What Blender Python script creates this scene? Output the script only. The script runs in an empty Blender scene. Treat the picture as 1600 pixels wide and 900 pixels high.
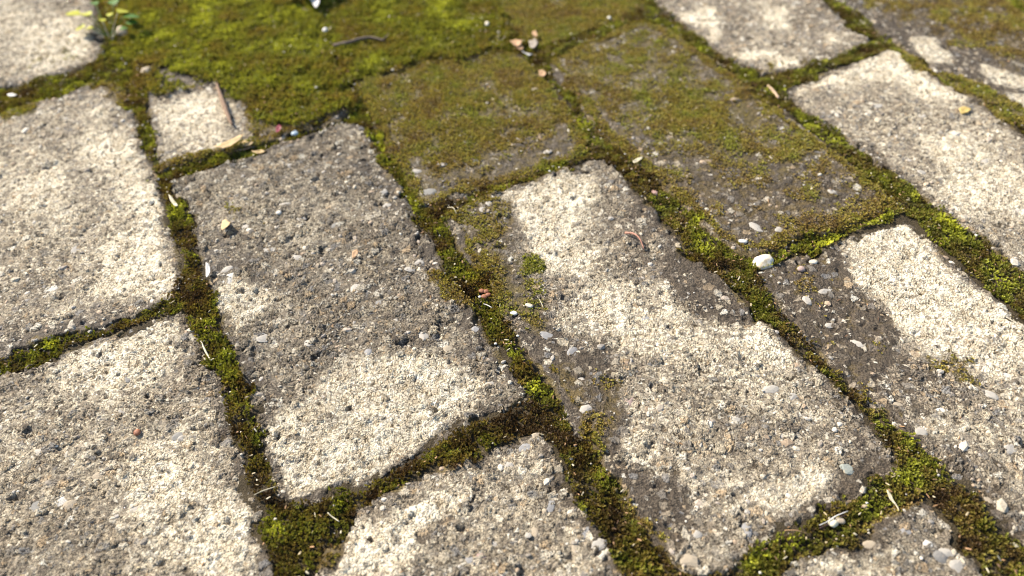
import bpy, math, random
import numpy as np
from mathutils import Matrix, Vector

S = bpy.context.scene
COL = S.collection
rng = np.random.default_rng(7)
random.seed(7)

# ------------------------------------------------------------------ camera
H = 0.26                                   # height of the lens above the paving, metres
F_PX, PITCH, ROLL = 1240.0, 0.8184129, -0.0409568
cp, sp = math.cos(PITCH), math.sin(PITCH)
cr, sr = math.cos(ROLL), math.sin(ROLL)
FW = np.array([0, cp, -sp]); UP0 = np.array([0, sp, cp]); RT0 = np.array([1., 0, 0])
RT = cr * RT0 + sr * UP0
UP = -sr * RT0 + cr * UP0
cam_d = bpy.data.cameras.new('camera')
cam = bpy.data.objects.new('camera', cam_d); COL.objects.link(cam)
cam.matrix_world = Matrix(((RT[0], UP[0], -FW[0], 0), (RT[1], UP[1], -FW[1], 0), (RT[2], UP[2], -FW[2], H), (0, 0, 0, 1)))
cam_d.sensor_width = 36; cam_d.lens = 36 * F_PX / 1600
cam_d.clip_start = 0.005; cam_d.clip_end = 200
cam_d.dof.use_dof = True
cam_d.dof.focus_distance = 0.325
cam_d.dof.aperture_fstop = 6.8
S.camera = cam

# ------------------------------------------------------------------ light
SUN_EL = math.radians(37)
SH = np.array([0.80, -0.60])               # the way shadows fall on the ground
w = bpy.data.worlds.new('World'); S.world = w; w.use_nodes = True
nt = w.node_tree
sky = nt.nodes.new('ShaderNodeTexSky'); sky.sky_type = 'NISHITA'; sky.sun_disc = False
sky.sun_elevation = SUN_EL
sky.sun_rotation = math.atan2(-SH[0], -SH[1])
nt.nodes['Background'].inputs[1].default_value = 0.105
nt.links.new(sky.outputs[0], nt.nodes['Background'].inputs[0])
sun_d = bpy.data.lights.new('sun', 'SUN'); sun = bpy.data.objects.new('sun', sun_d); COL.objects.link(sun)
sun_d.energy = 4.6; sun_d.angle = math.radians(0.5); sun_d.color = (1, 0.935, 0.825)
sd = Vector((SH[0] * math.cos(SUN_EL), SH[1] * math.cos(SUN_EL), -math.sin(SUN_EL)))
sun.rotation_euler = sd.to_track_quat('-Z', 'Y').to_euler(); sun.location = (-1, 1, 1)
S.view_settings.view_transform = 'Standard'; S.view_settings.look = 'None'
S.view_settings.exposure = 1.12; S.view_settings.gamma = 1.0
S.cycles.filter_width = 0.95
S.cycles.max_bounces = 5; S.cycles.diffuse_bounces = 3; S.cycles.transparent_max_bounces = 4

# ------------------------------------------------------------------ plane geometry
def ray(px):
    p = np.atleast_2d(np.asarray(px, float))
    return ((p[:, 0] - 800) / F_PX)[:, None] * RT + (-(p[:, 1] - 450) / F_PX)[:, None] * UP + FW
def ground(px, h=0.0):                      # a point of the photograph on the plane z = h (metres)
    d = ray(px); t = (h - H) / d[:, 2]
    return (d * t[:, None])[:, :2]
def pix(xy, h=0.0):                         # the other way round
    q = np.column_stack([xy[:, 0], xy[:, 1], np.full(len(xy), h - H)])
    f = q @ FW; f = np.where(f < 0.02, 0.02, f)
    return np.column_stack([800 + F_PX * (q @ RT) / f, 450 - F_PX * (q @ UP) / f])
TH = 1.99457548
RG = np.array([[math.cos(TH), math.sin(TH)], [-math.sin(TH), math.cos(TH)]])
def grid(s, t):                             # laying-pattern coordinates: along and across the courses
    return (np.array([s, t]) @ RG) * H

def hash2(ix, iy, seed):
    h = (ix.astype(np.int64) * 374761393 + iy.astype(np.int64) * 668265263 + seed * 982451653) & 0x7fffffff
    h = ((h ^ (h >> 13)) * 1274126177) & 0x7fffffff
    h = ((h ^ (h >> 16)) * 668265263) & 0x7fffffff
    return ((h ^ (h >> 15)) & 0xffff) / 65535.0
def vnoise(x, y, seed=0):
    ix = np.floor(x); iy = np.floor(y); fx = x - ix; fy = y - iy
    fx = fx * fx * (3 - 2 * fx); fy = fy * fy * (3 - 2 * fy)
    a = hash2(ix, iy, seed); b = hash2(ix + 1, iy, seed); c = hash2(ix, iy + 1, seed); d = hash2(ix + 1, iy + 1, seed)
    return (a * (1 - fx) + b * fx) * (1 - fy) + (c * (1 - fx) + d * fx) * fy
def fbm(x, y, scale, oct=3, seed=0):        # scale in metres, result about 0..1
    v = 0; a = 1; n = 0
    for o in range(oct):
        k = 2 ** o / scale
        v = v + a * vnoise(x * k * (1 if o % 2 == 0 else .96) + o * 17.3 + 100, y * k + o * 9.1 + 100, seed + o); n += a; a *= .55
    return v / n
def sstep(a, b, x):
    t = np.clip((x - a) / (b - a), 0, 1); return t * t * (3 - 2 * t)
def poly_sd(P, poly):                       # signed distance to a polygon, positive inside
    poly = np.asarray(poly, float); n = len(poly)
    d2 = np.full(len(P), 1e18); inside = np.zeros(len(P), bool)
    for i in range(n):
        a = poly[i]; b = poly[(i + 1) % n]; e = b - a; L = e @ e
        if L < 1e-18: continue
        wx = P[:, 0] - a[0]; wy = P[:, 1] - a[1]
        t = np.clip((wx * e[0] + wy * e[1]) / L, 0, 1)
        d2 = np.minimum(d2, (wx - t * e[0]) ** 2 + (wy - t * e[1]) ** 2)
        c = ((a[1] > P[:, 1]) != (b[1] > P[:, 1]))
        if abs(e[1]) > 1e-15:
            inside ^= c & (P[:, 0] < e[0] * (P[:, 1] - a[1]) / e[1] + a[0])
    return np.where(inside, 1, -1) * np.sqrt(d2)

# ------------------------------------------------------------------ the stones: outlines seen in the photograph laid on the ground
G = lambda s, t: ('g', s, t)
STONES = [
 dict(label='pale lichen-covered paving stone cut by the left edge, above the left cross joint', dx=.75e-3,
  out=[(0,178),(60,160),(120,138),(165,128),(196,142),(214,190),(233,255),(248,305),(262,355),(278,405),(276,448),(262,468),(200,494),(120,520),(0,556),G(1.080,.497),G(1.905,.497)]),
 dict(label='cream crumbly paving stone filling the bottom left corner', dx=.66e-3,
  out=[(0,588),(100,553),(180,520),(284,486),(297,500),(312,540),(338,585),(352,640),(364,690),(384,750),(404,800),(414,870),(420,915),G(.25,.118),G(.25,.497),G(1.052,.497)]),
 dict(label='rough grey paving stone with exposed aggregate and one big cream lichen patch', dx=.66e-3,
  out=[(268,284),(340,258),(440,225),(520,200),(556,192),(570,206),(592,250),(620,290),(655,345),(682,400),(722,460),(748,505),(785,560),(818,608),(812,622),(735,655),(700,681),(620,724),(560,758),(500,780),(462,786),(438,772),(416,700),(405,650),(386,600),(374,560),(352,510),(334,455),(318,400),(296,330)]),
 dict(label='paving stone with a dark damp left edge and a broken cream lichen band', dx=.66e-3,
  out=[(694,338),(760,308),(850,276),(920,252),(948,250),(978,282),(1020,330),(1060,385),(1130,440),(1182,495),(1240,545),(1300,600),(1350,655),(1404,714),(1398,736),(1330,780),(1250,815),(1195,848),(1135,888),(1082,896),(1062,882),(1010,826),(960,757),(905,680),(858,600),(812,530),(770,462),(728,398)]),
 dict(label='paving stone at the bottom centre, cream on its left and grey brown on its right', dx=.66e-3,
  out=[(846,668),(770,696),(700,725),(640,755),(560,798),(532,832),(506,870),(488,920),G(-.22,.08),G(-.22,-.29),(990,915),(950,850),(905,790),(876,730)]),
 dict(label='grey tan paving stone showing only its corner at the bottom right', dx=.7e-3,
  out=[(1440,778),(1400,800),(1330,842),(1262,872),(1200,925),G(-.56,-.345),G(-.56,-.71),(1580,925),(1530,880),(1490,832)]),
 dict(label='paving stone half dark and damp, half bright cream, behind the white pebble', dx=.65e-3,
  out=[(1186,426),(1240,402),(1310,376),(1380,350),(1412,336),(1428,344),(1455,372),(1500,418),(1560,466),(1604,504),G(.32,-1.117),G(-.10,-1.117),G(-.10,-.765),(1590,835),(1560,812),(1500,752),(1440,694),(1400,660),(1350,618),(1290,558),(1230,490)]),
 dict(label='long olive brown moss-filmed paving stone, damp and bare at its lower end', dx=.75e-3,
  out=[(856,92),(920,64),(1004,30),(1040,44),(1110,92),(1186,146),(1250,192),(1330,256),(1392,306),(1398,324),(1380,334),(1300,362),(1220,388),(1172,398),(1150,392),(1112,362),(1060,310),(1004,258),(944,208),(896,150)]),
 dict(label='moss-filmed olive paving stone with a grey damp lower edge, above the cream band stone', dx=.75e-3,
  out=[(655,320),(800,280),(900,244),(922,226),(912,206),(880,160),(840,112),(808,82),(760,72),G(1.935,-.70),G(1.935,-.352),(524,78),(548,118),(576,170),(606,228),(640,290)]),
 dict(label='mossed-over paving stone with one pale bare spot beside the brown bark strip', dx=.85e-3,
  out=[(252,262),(340,240),(440,212),(544,184),(552,172),(532,130),(512,80),(494,40),G(2.27,-.29),G(2.27,.065),(206,60),(220,108),(234,160),(244,215)]),
 dict(label='pale weathered paving stone in the top left corner behind the seedling', dx=.85e-3,
  out=[(0,134),(60,120),(120,104),(152,92),(160,80),(152,46),(140,0),G(2.75,.135),G(2.75,.497),G(1.955,.497)]),
 dict(label='thickly mossed paving stone at the top centre, beyond the torn dry leaf bits', dx=.95e-3,
  out=[(842,72),(900,52),(985,20),(1010,0),G(2.37,-1.115),G(2.37,-.765),(760,0),(800,40)]),
 dict(label='light grey paving stone with small white lichen spots at the top', dx=.9e-3,
  out=[(1192,116),(1240,106),(1300,90),(1350,72),(1356,60),(1312,26),(1276,-4),G(1.99,-1.49),G(1.99,-1.155),(1016,-4),(1062,32),(1120,76)]),
 dict(label='light grey paving stone with a cream far corner, below the white-spotted one', dx=.85e-3,
  out=[(1224,142),(1270,122),(1340,96),(1392,76),(1412,82),(1480,128),(1560,180),(1604,214),G(.345,-1.492),G(.345,-1.155),(1604,430),(1560,398),(1500,350),(1440,302),(1380,256),(1300,200)]),
 dict(label='brown mossy paving stone with pale blotches in the upper right', dx=.95e-3,
  out=[(1300,-6),(1380,52),(1450,104),(1530,160),(1604,200),G(.74,-1.53),G(.74,-1.885),(1604,26),(1540,-10),G(1.545,-1.885),G(1.545,-1.53)]),
 dict(label='pale paving stone peeping in at the top right corner', dx=1.1e-3,
  out=[G(.75,-1.945),G(1.15,-1.945),G(1.15,-2.30),G(.345,-2.30),G(.345,-1.945)]),
 dict(label='mossed-over paving stone at the top edge behind the twig', dx=.95e-3,
  out=[G(1.985,-.355),G(1.985,-.70),G(2.78,-.70),G(2.78,-.355)]),
]
for k, s in enumerate(STONES):
    pts = []
    for p in s['out']:
        if p[0] == 'g': pts.append(grid(p[1], p[2]))
        else: pts.append(ground([p])[0])
    # resample the outline and roughen it a little
    pts = np.array(pts); q = []
    for i in range(len(pts)):
        a, b = pts[i], pts[(i + 1) % len(pts)]; n = max(1, int(np.linalg.norm(b - a) / .011))
        for j in range(n): q.append(a + (b - a) * j / n)
    s['poly'] = np.array(q); s['seed'] = 50 + 13 * k
    s['tilt'] = (rng.normal(0, .004), rng.normal(0, .004)); s['lift'] = rng.normal(0, .0004)
    s['c'] = pts.mean(0); s['rough'] = [1., 1.25, 1.25, 1., 1.2, 1., .9, .6, .6, 1., 1.1, .6, .8, .9, .8, 1., .6][k]
    s['tone'] = [1.04, .98, .84, .96, 1.0, .88, 1.0, .95, .95, 1.05, 1.05, .95, 1.08, 1.04, .95, 1.1, 1.][k]
# the courses go on outside the frame
def breaks(k):
    return {0: 1.075, 1: .604, 2: .27, 3: .70, 4: 1.16, 5: .73, 6: .33}.get(k, (.27 if k % 2 else .7))
tj = [.525, .10, -.322, -.733, -1.135, -1.51, -1.915]
def course(k):
    if k < 0: return .525 - (k) * .41
    if k < 7: return tj[k]
    return tj[6] - .4 * (k - 6)
for k in range(-2, 9):
    t1, t0 = course(k) - .02, course(k + 1) + .02
    for m in range(-3, 5):
        s0 = breaks(k) + .836 * m + .018; s1 = s0 + .80
        if s1 < -.75 or s0 > 3.1: continue
        c = grid((s0 + s1) / 2, (t0 + t1) / 2)
        if any(poly_sd(np.array([c]), s['poly'])[0] > -.004 for s in STONES[:17]): continue
        rect = [grid(s0, t1), grid(s1, t1), grid(s1, t0), grid(s0, t0)]
        # keep only stones clear of those already laid
        if any(min(poly_sd(np.array([p + (c - p) * .06 for p in rect]), s['poly']).max(), 1) > 0 for s in STONES[:17]): continue
        STONES.append(dict(label=None, dx=4e-3, poly=np.array(rect), seed=900 + k * 20 + m, tilt=(0, 0), lift=0., c=c))

def stone_sd(s, x, y):
    wx = x + (fbm(x, y, .014, 4, s['seed']) - .5) * .0036
    wy = y + (fbm(x, y, .014, 4, s['seed'] + 7) - .5) * .0036
    return poly_sd(np.column_stack([wx, wy]), s['poly']) + .0016 - .0034 * sstep(.63, .70, fbm(x, y, .013, 3, s['seed'] + 9))
def stone_height(s, x, y, d):
    z = s['lift'] + (x - s['c'][0]) * s['tilt'][0] + (y - s['c'][1]) * s['tilt'][1]
    z = z + (fbm(x, y, .040, 3, s['seed'] + 1) - .5) * .0018
    z = z + (fbm(x, y, .0075, 3, s['seed'] + 2) - .5) * .0013
    z = z + (fbm(x, y, .0038, 2, s['seed'] + 8) - .5) * .0013 * s.get('rough', 1.)
    pit = fbm(x, y, .0055, 2, s['seed'] + 3)
    z = z - sstep(.76, .86, pit) * .0012 * s.get('rough', 1.)
    r = .0009 + .0044 * fbm(x, y, .016, 3, s['seed'] + 4) ** 1.5        # worn, chipped rim
    u = np.clip(1 - d / r, 0, 1)
    z = z - r * .60 * u ** 2.0
    z = z + np.where(d < 0, np.maximum(d * 5.0, -.014), 0)
    return z

# ------------------------------------------------------------------ rasters of the whole bed: nearest stone and top height
X0, X1, Y0, Y1, DR = -.44, .46, .05, .68, .8e-3
gx = np.arange(X0, X1, DR); gy = np.arange(Y0, Y1, DR)
NXR, NYR = len(gx), len(gy)
RX, RY = np.meshgrid(gx, gy)
SDR = np.full((NYR, NXR), -.02); TOP = np.full((NYR, NXR), -.014)
for s in STONES:
    lo = s['poly'].min(0) - .012; hi = s['poly'].max(0) + .012
    i0, i1 = np.searchsorted(gx, [lo[0], hi[0]]); j0, j1 = np.searchsorted(gy, [lo[1], hi[1]])
    if i1 - i0 < 2 or j1 - j0 < 2: continue
    x = RX[j0:j1, i0:i1].ravel(); y = RY[j0:j1, i0:i1].ravel()
    d = stone_sd(s, x, y); z = stone_height(s, x, y, d)
    sub = SDR[j0:j1, i0:i1]; SDR[j0:j1, i0:i1] = np.maximum(sub, d.reshape(sub.shape))
    sub = TOP[j0:j1, i0:i1]; TOP[j0:j1, i0:i1] = np.maximum(sub, z.reshape(sub.shape))
def bed_height(x, y):
    return -.0016 + (fbm(x, y, .016, 3, 5) - .5) * .0040 + (fbm(x, y, .0045, 2, 6) - .5) * .0014
BED = bed_height(RX.ravel(), RY.ravel()).reshape(RX.shape)
SURF = np.maximum(TOP, BED)
def sample(A, x, y):
    fx = np.clip((x - X0) / DR, 0, NXR - 2.001); fy = np.clip((y - Y0) / DR, 0, NYR - 2.001)
    ix = fx.astype(int); iy = fy.astype(int); fx = fx - ix; fy = fy - iy
    return (A[iy, ix] * (1 - fx) + A[iy, ix + 1] * fx) * (1 - fy) + (A[iy + 1, ix] * (1 - fx) + A[iy + 1, ix + 1] * fx) * fy

# ------------------------------------------------------------------ growth and stains: where lichen, damp film (with painted rim shade) and moss lie (0..1 over the ground)
LICHEN = [  # polygon in the photograph, amount, softness in pixels
 ([(0,190),(150,150),(205,200),(240,300),(270,450),(200,490),(0,545),(-600,700),(-600,200)], .45, 14),
 ([(-600,330),(60,330),(110,420),(60,520),(-600,600)], .40, 25),
 ([(150,185),(212,200),(236,270),(255,340),(272,400),(268,450),(225,470),(160,455),(172,400),(208,372),(212,340),(180,300),(130,250)], .98, 14),
 ([(0,240),(70,230),(110,300),(90,350),(0,370)], .66, 16),
 ([(-900,620),(284,488),(350,640),(420,920),(-500,1300)], .46, 10),
 ([(60,580),(160,530),(262,498),(275,560),(240,620),(160,610)], .84, 16),
 ([(190,700),(270,685),(300,760),(240,825),(185,775)], .92, 14),
 ([(320,770),(385,780),(410,880),(300,920),(240,880)], .80, 18),
 ([(-200,720),(120,660),(160,760),(110,940),(-300,940)], .40, 22),
 ([(280,488),(312,545),(345,620),(356,690),(330,690),(312,600),(275,520)], .15, 8),
 ([(332,452),(370,440),(415,440),(424,462),(395,498),(362,516),(342,492)], .98, 6),
 ([(520,580),(600,556),(660,542),(715,560),(735,600),(738,650),(690,682),(620,712),(560,742),(500,768),(450,775),(430,720),(407,672),(440,640),(470,615)], .97, 8),
 ([(500,205),(560,195),(580,250),(540,240)], .62, 10),
 ([(300,340),(420,280),(560,300),(640,400),(560,440),(400,420)], .36, 30),
 ([(788,312),(870,268),(930,254),(925,320),(905,372),(962,390),(960,418),(905,440),(885,420),(830,425),(812,380),(790,350)], .96, 9),
 ([(880,430),(980,438),(1060,455),(1180,505),(1240,560),(1300,620),(1335,665),(1260,645),(1180,645),(1120,622),(1040,605),(960,560),(895,500)], .70, 12),
 ([(938,610),(1050,615),(1150,650),(1210,690),(1300,700),(1345,740),(1250,765),(1180,800),(1120,790),(1060,740),(975,700)], .56, 16),
 ([(1160,495),(1185,500),(1245,560),(1200,580),(1165,540)], .95, 8),
 ([(1175,755),(1250,735),(1292,760),(1250,805),(1190,800)], .95, 10),
 ([(1120,845),(1180,815),(1170,850),(1120,885)], .5, 10),
 ([(540,838),(620,790),(720,742),(735,790),(690,810),(655,838),(690,860),(640,892),(620,930),(520,930)], .97, 8),
 ([(690,740),(840,690),(880,800),(960,900),(700,900)], .42, 20),
 ([(1250,880),(1330,845),(1400,860),(1400,930),(1250,930)], .58, 16),
 ([(1306,398),(1360,348),(1412,338),(1428,350),(1470,396),(1520,440),(1570,476),(1620,520),(1600,580),(1560,600),(1500,578),(1430,545),(1392,520),(1378,475),(1330,438)], .99, 8),
 ([(1025,395),(1090,400),(1192,496),(1168,510),(1090,476),(1025,440)], .05, 6),
 ([(1540,600),(1640,580),(1640,700),(1580,690)], .68, 14),
 ([(1440,640),(1560,640),(1640,760),(1560,800)], .50, 20),
 ([(238,165),(290,142),(345,152),(372,185),(365,222),(320,252),(256,256),(244,215)], .82, 10),
 ([(250,165),(320,150),(352,190),(320,215),(262,200)], .86, 8),
 ([(-200,190),(152,92),(160,70),(140,-60),(-300,-40)], .54, 8),
 ([(20,30),(120,20),(150,80),(60,110)], .84, 14),
 ([(1010,-10),(1290,-10),(1356,62),(1192,118)], .36, 6),
 ([(1056,20),(1108,8),(1132,34),(1112,46),(1060,42)], 1.0, 5),
 ([(1112,44),(1132,50),(1126,64),(1110,58)], 1.0, 4),
 ([(1280,46),(1298,48),(1314,64),(1300,68)], 1.0, 4),
 ([(1140,78),(1205,72),(1215,90),(1160,92)], .95, 5),
 ([(1206,98),(1245,92),(1252,108),(1218,116)], 1.0, 4),
 ([(1180,0),(1230,4),(1232,34),(1190,28)], .85, 8),
 ([(1224,142),(1392,76),(1480,128),(1640,235),(1640,450),(1560,398),(1380,256),(1300,200)], .42, 6),
 ([(1260,128),(1330,98),(1392,78),(1440,108),(1505,152),(1440,148),(1390,122),(1330,128)], 1.0, 8),
 ([(1430,200),(1520,215),(1600,250),(1640,330),(1560,345),(1500,320),(1450,260)], .86, 14),
 ([(1500,330),(1570,350),(1640,420),(1600,420)], .30, 10),
 ([(1415,48),(1470,44),(1494,60),(1505,92),(1440,102),(1420,75)], .90, 7),
 ([(1530,100),(1590,84),(1640,100),(1640,185),(1590,175),(1545,140)], .90, 8),
 ([(1560,-10),(1640,-10),(1640,20),(1590,10)], .9, 8),
]
DAMP_SHADE = [  # damp stains, plus shade painted on rims turned from the sun
 ([(1030,398),(1085,400),(1188,494),(1170,508),(1090,474),(1030,436)], 1.05, 8),
 ([(960,285),(1000,300),(1060,385),(1040,400),(980,340)], .55, 10),
 ([(685,330),(760,318),(790,350),(800,400),(840,440),(880,500),(940,560),(950,620),(985,700),(1060,760),(1080,840),(1040,850),(940,720),(860,600),(780,470),(720,390)], 1.05, 16),
 ([(1186,426),(1300,380),(1335,440),(1380,500),(1396,560),(1360,612),(1300,568),(1230,490)], 1.0, 9),
 ([(1330,570),(1420,550),(1500,590),(1440,680),(1380,640)], .35, 16),
 ([(840,90),(1010,20),(1420,310),(1400,340),(1160,410),(900,180)], .75, 8),
 ([(1020,225),(1200,190),(1400,300),(1400,340),(1160,410),(1030,270)], 1.0, 25),
 ([(500,60),(800,60),(930,230),(660,330)], .80, 8),
 ([(650,275),(800,225),(912,205),(925,236),(800,285),(660,322)], 1.0, 10),
 ([(190,60),(500,30),(560,185),(400,225),(375,150),(230,130)], .8, 12),
 ([(740,0),(1010,-20),(1000,30),(840,80)], .8, 8),
 ([(1290,-20),(1640,-20),(1640,220),(1520,160)], .80, 8),
 ([(1080,420),(1180,500),(1150,490),(1060,430)], .6, 10),
 ([(1330,660),(1404,712),(1398,740),(1330,782),(1240,820),(1210,815),(1320,745)], .55, 10),
 ([(1400,660),(1500,752),(1620,860),(1640,820),(1520,700),(1430,650)], .45, 16),
 ([(590,248),(625,290),(720,455),(815,600),(790,600),(700,470),(610,320)], .55, 10),  # shade painted along the right rim, which faces away from the sun
 ([(555,245),(590,240),(605,268),(575,268)], .95, 6),
 ([(300,390),(345,380),(420,430),(390,440),(330,448)], .45, 12),
 ([(370,560),(430,600),(410,640),(386,610)], .6, 10),
 ([(500,820),(545,830),(540,900),(500,900)], .8, 12),
 ([(470,768),(525,752),(530,776),(480,786)], .8, 6),
 ([(640,820),(700,800),(730,820),(690,850),(650,850)], .45, 10),
 ([(850,690),(900,790),(990,910),(950,910),(880,800)], .45, 12),
 ([(1010,-20),(1290,-20),(1360,70),(1190,120)], .18, 6),
 ([(100,490),(270,462),(255,480),(120,522),(0,556),(0,535)], .5, 8),  # shade painted along the lower edge of the left stone
 ([(930,275),(990,285),(1070,390),(1180,485),(1060,445),(975,390)], .30, 12),
]
FILM = [ ([(840,70),(1010,14),(1200,140),(1420,315),(1390,345),(1170,408),(1110,375),(930,215)], .45, 16, .40),
  ([(500,60),(800,60),(930,215),(930,240),(650,335),(560,170)], .49, 12, .42),
  ([(365,140),(560,175),(440,215),(395,225)], .6, 8, .4), ([(240,262),(300,246),(440,206),(440,222),(300,262),(250,275)], .7, 5, .4),
     # thin moss creeping over stone: amount, softness, colour (0 brown .5 olive 1 green)
 ([(850,90),(1010,24),(1180,140),(1330,250),(1300,270),(1180,270),(1060,240),(960,210)], .62, 30, .5),
 ([(960,120),(1080,110),(1150,180),(1130,240),(1020,210)], .80, 25, .62),
 ([(1160,150),(1400,320),(1340,290),(1230,230)], .55, 14, .4),
 ([(1060,300),(1300,280),(1380,320),(1200,390)], .24, 20, .35),
 ([(520,75),(800,70),(900,180),(800,240),(660,280),(580,170)], .74, 20, .48),
 ([(560,100),(700,90),(820,150),(760,220),(640,240)], .82, 25, .55),
 ([(650,280),(800,230),(920,215),(920,235),(660,325)], .42, 16, .45),
 ([(740,-20),(1015,-20),(1000,34),(840,84)], .86, 8, .55),
 ([(690,330),(780,315),(800,400),(860,470),(870,520),(820,520),(760,440)], .62, 20, .45),
 ([(800,390),(840,395),(850,420),(815,425)], .75, 8, .8),
 ([(740,440),(840,430),(880,480),(850,500),(780,500)], .55, 16, .5),
 ([(860,560),(960,600),(960,720),(1010,800),(1080,860),(1000,830),(900,680)], .54, 18, .4),
 ([(1290,-20),(1640,-20),(1640,130),(1520,80),(1420,40)], .60, 20, .38),
 ([(1380,70),(1450,104),(1560,180),(1640,215),(1600,165),(1510,110),(1430,110)], .72, 10, .62),
 ([(1200,430),(1300,390),(1400,540),(1350,610),(1250,500)], .26, 16, .4),
 ([(1440,540),(1510,560),(1540,620),(1470,600)], .55, 12, .5),
 ([(130,130),(200,130),(220,190),(180,170),(140,150)], .60, 10, .42),
 ([(0,175),(60,158),(50,180),(0,195)], .7, 8, .6),
 ([(1240,845),(1330,790),(1420,760),(1440,790),(1330,850),(1260,880)], .6, 12, .4),
 ([(600,225),(690,350),(760,450),(740,450),(650,350)], .3, 12, .45),
 ([(660,415),(720,420),(760,480),(700,470)], .55, 10, .42),
 ([(320,330),(400,320),(440,350),(360,360)], .35, 12, .4),
 ([(60,60),(150,60),(150,90),(40,110)], .32, 12, .5),
 ([(1190,105),(1360,62),(1360,80),(1200,120)], .3, 6, .45),
 ([(500,830),(545,830),(530,905),(495,905)], .45, 10, .35),
 ([(340,450),(300,440),(335,520),(380,620),(400,640),(360,520)], .35, 8, .5),
]
MAT = [     # thick shaggy moss
 ([(190,-60),(760,-60),(800,60),(780,78),(640,92),(560,130),(550,178),(470,200),(410,205),(385,165),(330,128),(240,112),(205,95)], 1.0, 16, .78),
 ([(205,110),(250,112),(330,135),(250,150),(215,140)], .6, 10, .4),
 ([(150,-40),(215,-40),(215,100),(170,60)], .9, 10, .6),
]
def paint(px, layers, base=0.0, replace=True):
    A = np.full(len(px), base)
    for l in layers:
        pl = np.asarray(l[0], float); sf = l[2]
        lo = pl.min(0) - sf; hi = pl.max(0) + sf
        m = np.where((px[:, 0] > lo[0]) & (px[:, 0] < hi[0]) & (px[:, 1] > lo[1]) & (px[:, 1] < hi[1]))[0]
        if not len(m): continue
        wgt = sstep(-sf, sf, poly_sd(px[m], pl))
        A[m] = A[m] * (1 - wgt) + l[1] * wgt if replace else np.maximum(A[m], l[1] * wgt)
    return A
def worley(x, y, cell, seed):               # distance to the nearest of scattered points (in cells) and a random number for it
    X = x / cell + 50; Y = y / cell + 50; ix = np.floor(X); iy = np.floor(Y); best = np.full(x.shape, 9.); rid = np.zeros(x.shape)
    for a in (-1, 0, 1):
        for b_ in (-1, 0, 1):
            cx_ = ix + a + .15 + .7 * hash2(ix + a, iy + b_, seed); cy_ = iy + b_ + .15 + .7 * hash2(ix + a, iy + b_, seed + 1)
            d = np.hypot(X - cx_, Y - cy_); m = d < best; best = np.where(m, d, best); rid = np.where(m, hash2(ix + a, iy + b_, seed + 2), rid)
    return best, rid
def warped(x, y):
    q = pix(np.column_stack([x, y]))
    k = np.clip(400 * (q[:, 1] + 500) / 950, 200, 800) * 1.0
    q[:, 0] += (fbm(x, y, .022, 5, 31) - .5) * .19 * k
    q[:, 1] += (fbm(x, y, .022, 5, 32) - .5) * .13 * k
    return q
px = warped(RX.ravel(), RY.ravel())
LICH = paint(px, [(l[0], l[1], l[2] * 2.5) for l in LICHEN], .24).reshape(RX.shape)
LICH = LICH + ((fbm(RX.ravel(), RY.ravel(), .020, 4, 91) - .5) * .75).reshape(RX.shape)
DMP_SHADE = paint(px, [(l[0], l[1] * 1.06, l[2] * 1.7) for l in DAMP_SHADE], .06, False).reshape(RX.shape)
DMP_SHADE = DMP_SHADE + ((fbm(RX.ravel(), RY.ravel(), .016, 4, 92) - .5) * .45).reshape(RX.shape) * (DMP_SHADE > .08)
FLM = paint(px, FILM, .0, False).reshape(RX.shape)
FLC = np.full(len(px), .45)
for l in FILM:
    wgt = sstep(-l[2], l[2], poly_sd(px, np.asarray(l[0], float))); FLC = FLC * (1 - wgt) + l[3] * wgt
FLC = FLC.reshape(RX.shape)
MTT = paint(px, MAT, .0, False).reshape(RX.shape)
LICH = np.minimum(LICH, 1.0)
LICH = LICH * (1 - .75 * np.clip(DMP_SHADE, 0, 1) * sstep(.85, .55, LICH))
# on stones that moss has taken it runs on over their rims
FLM = np.where((FLM > .35) & (SDR < .007), np.maximum(FLM, .80), FLM)

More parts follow.
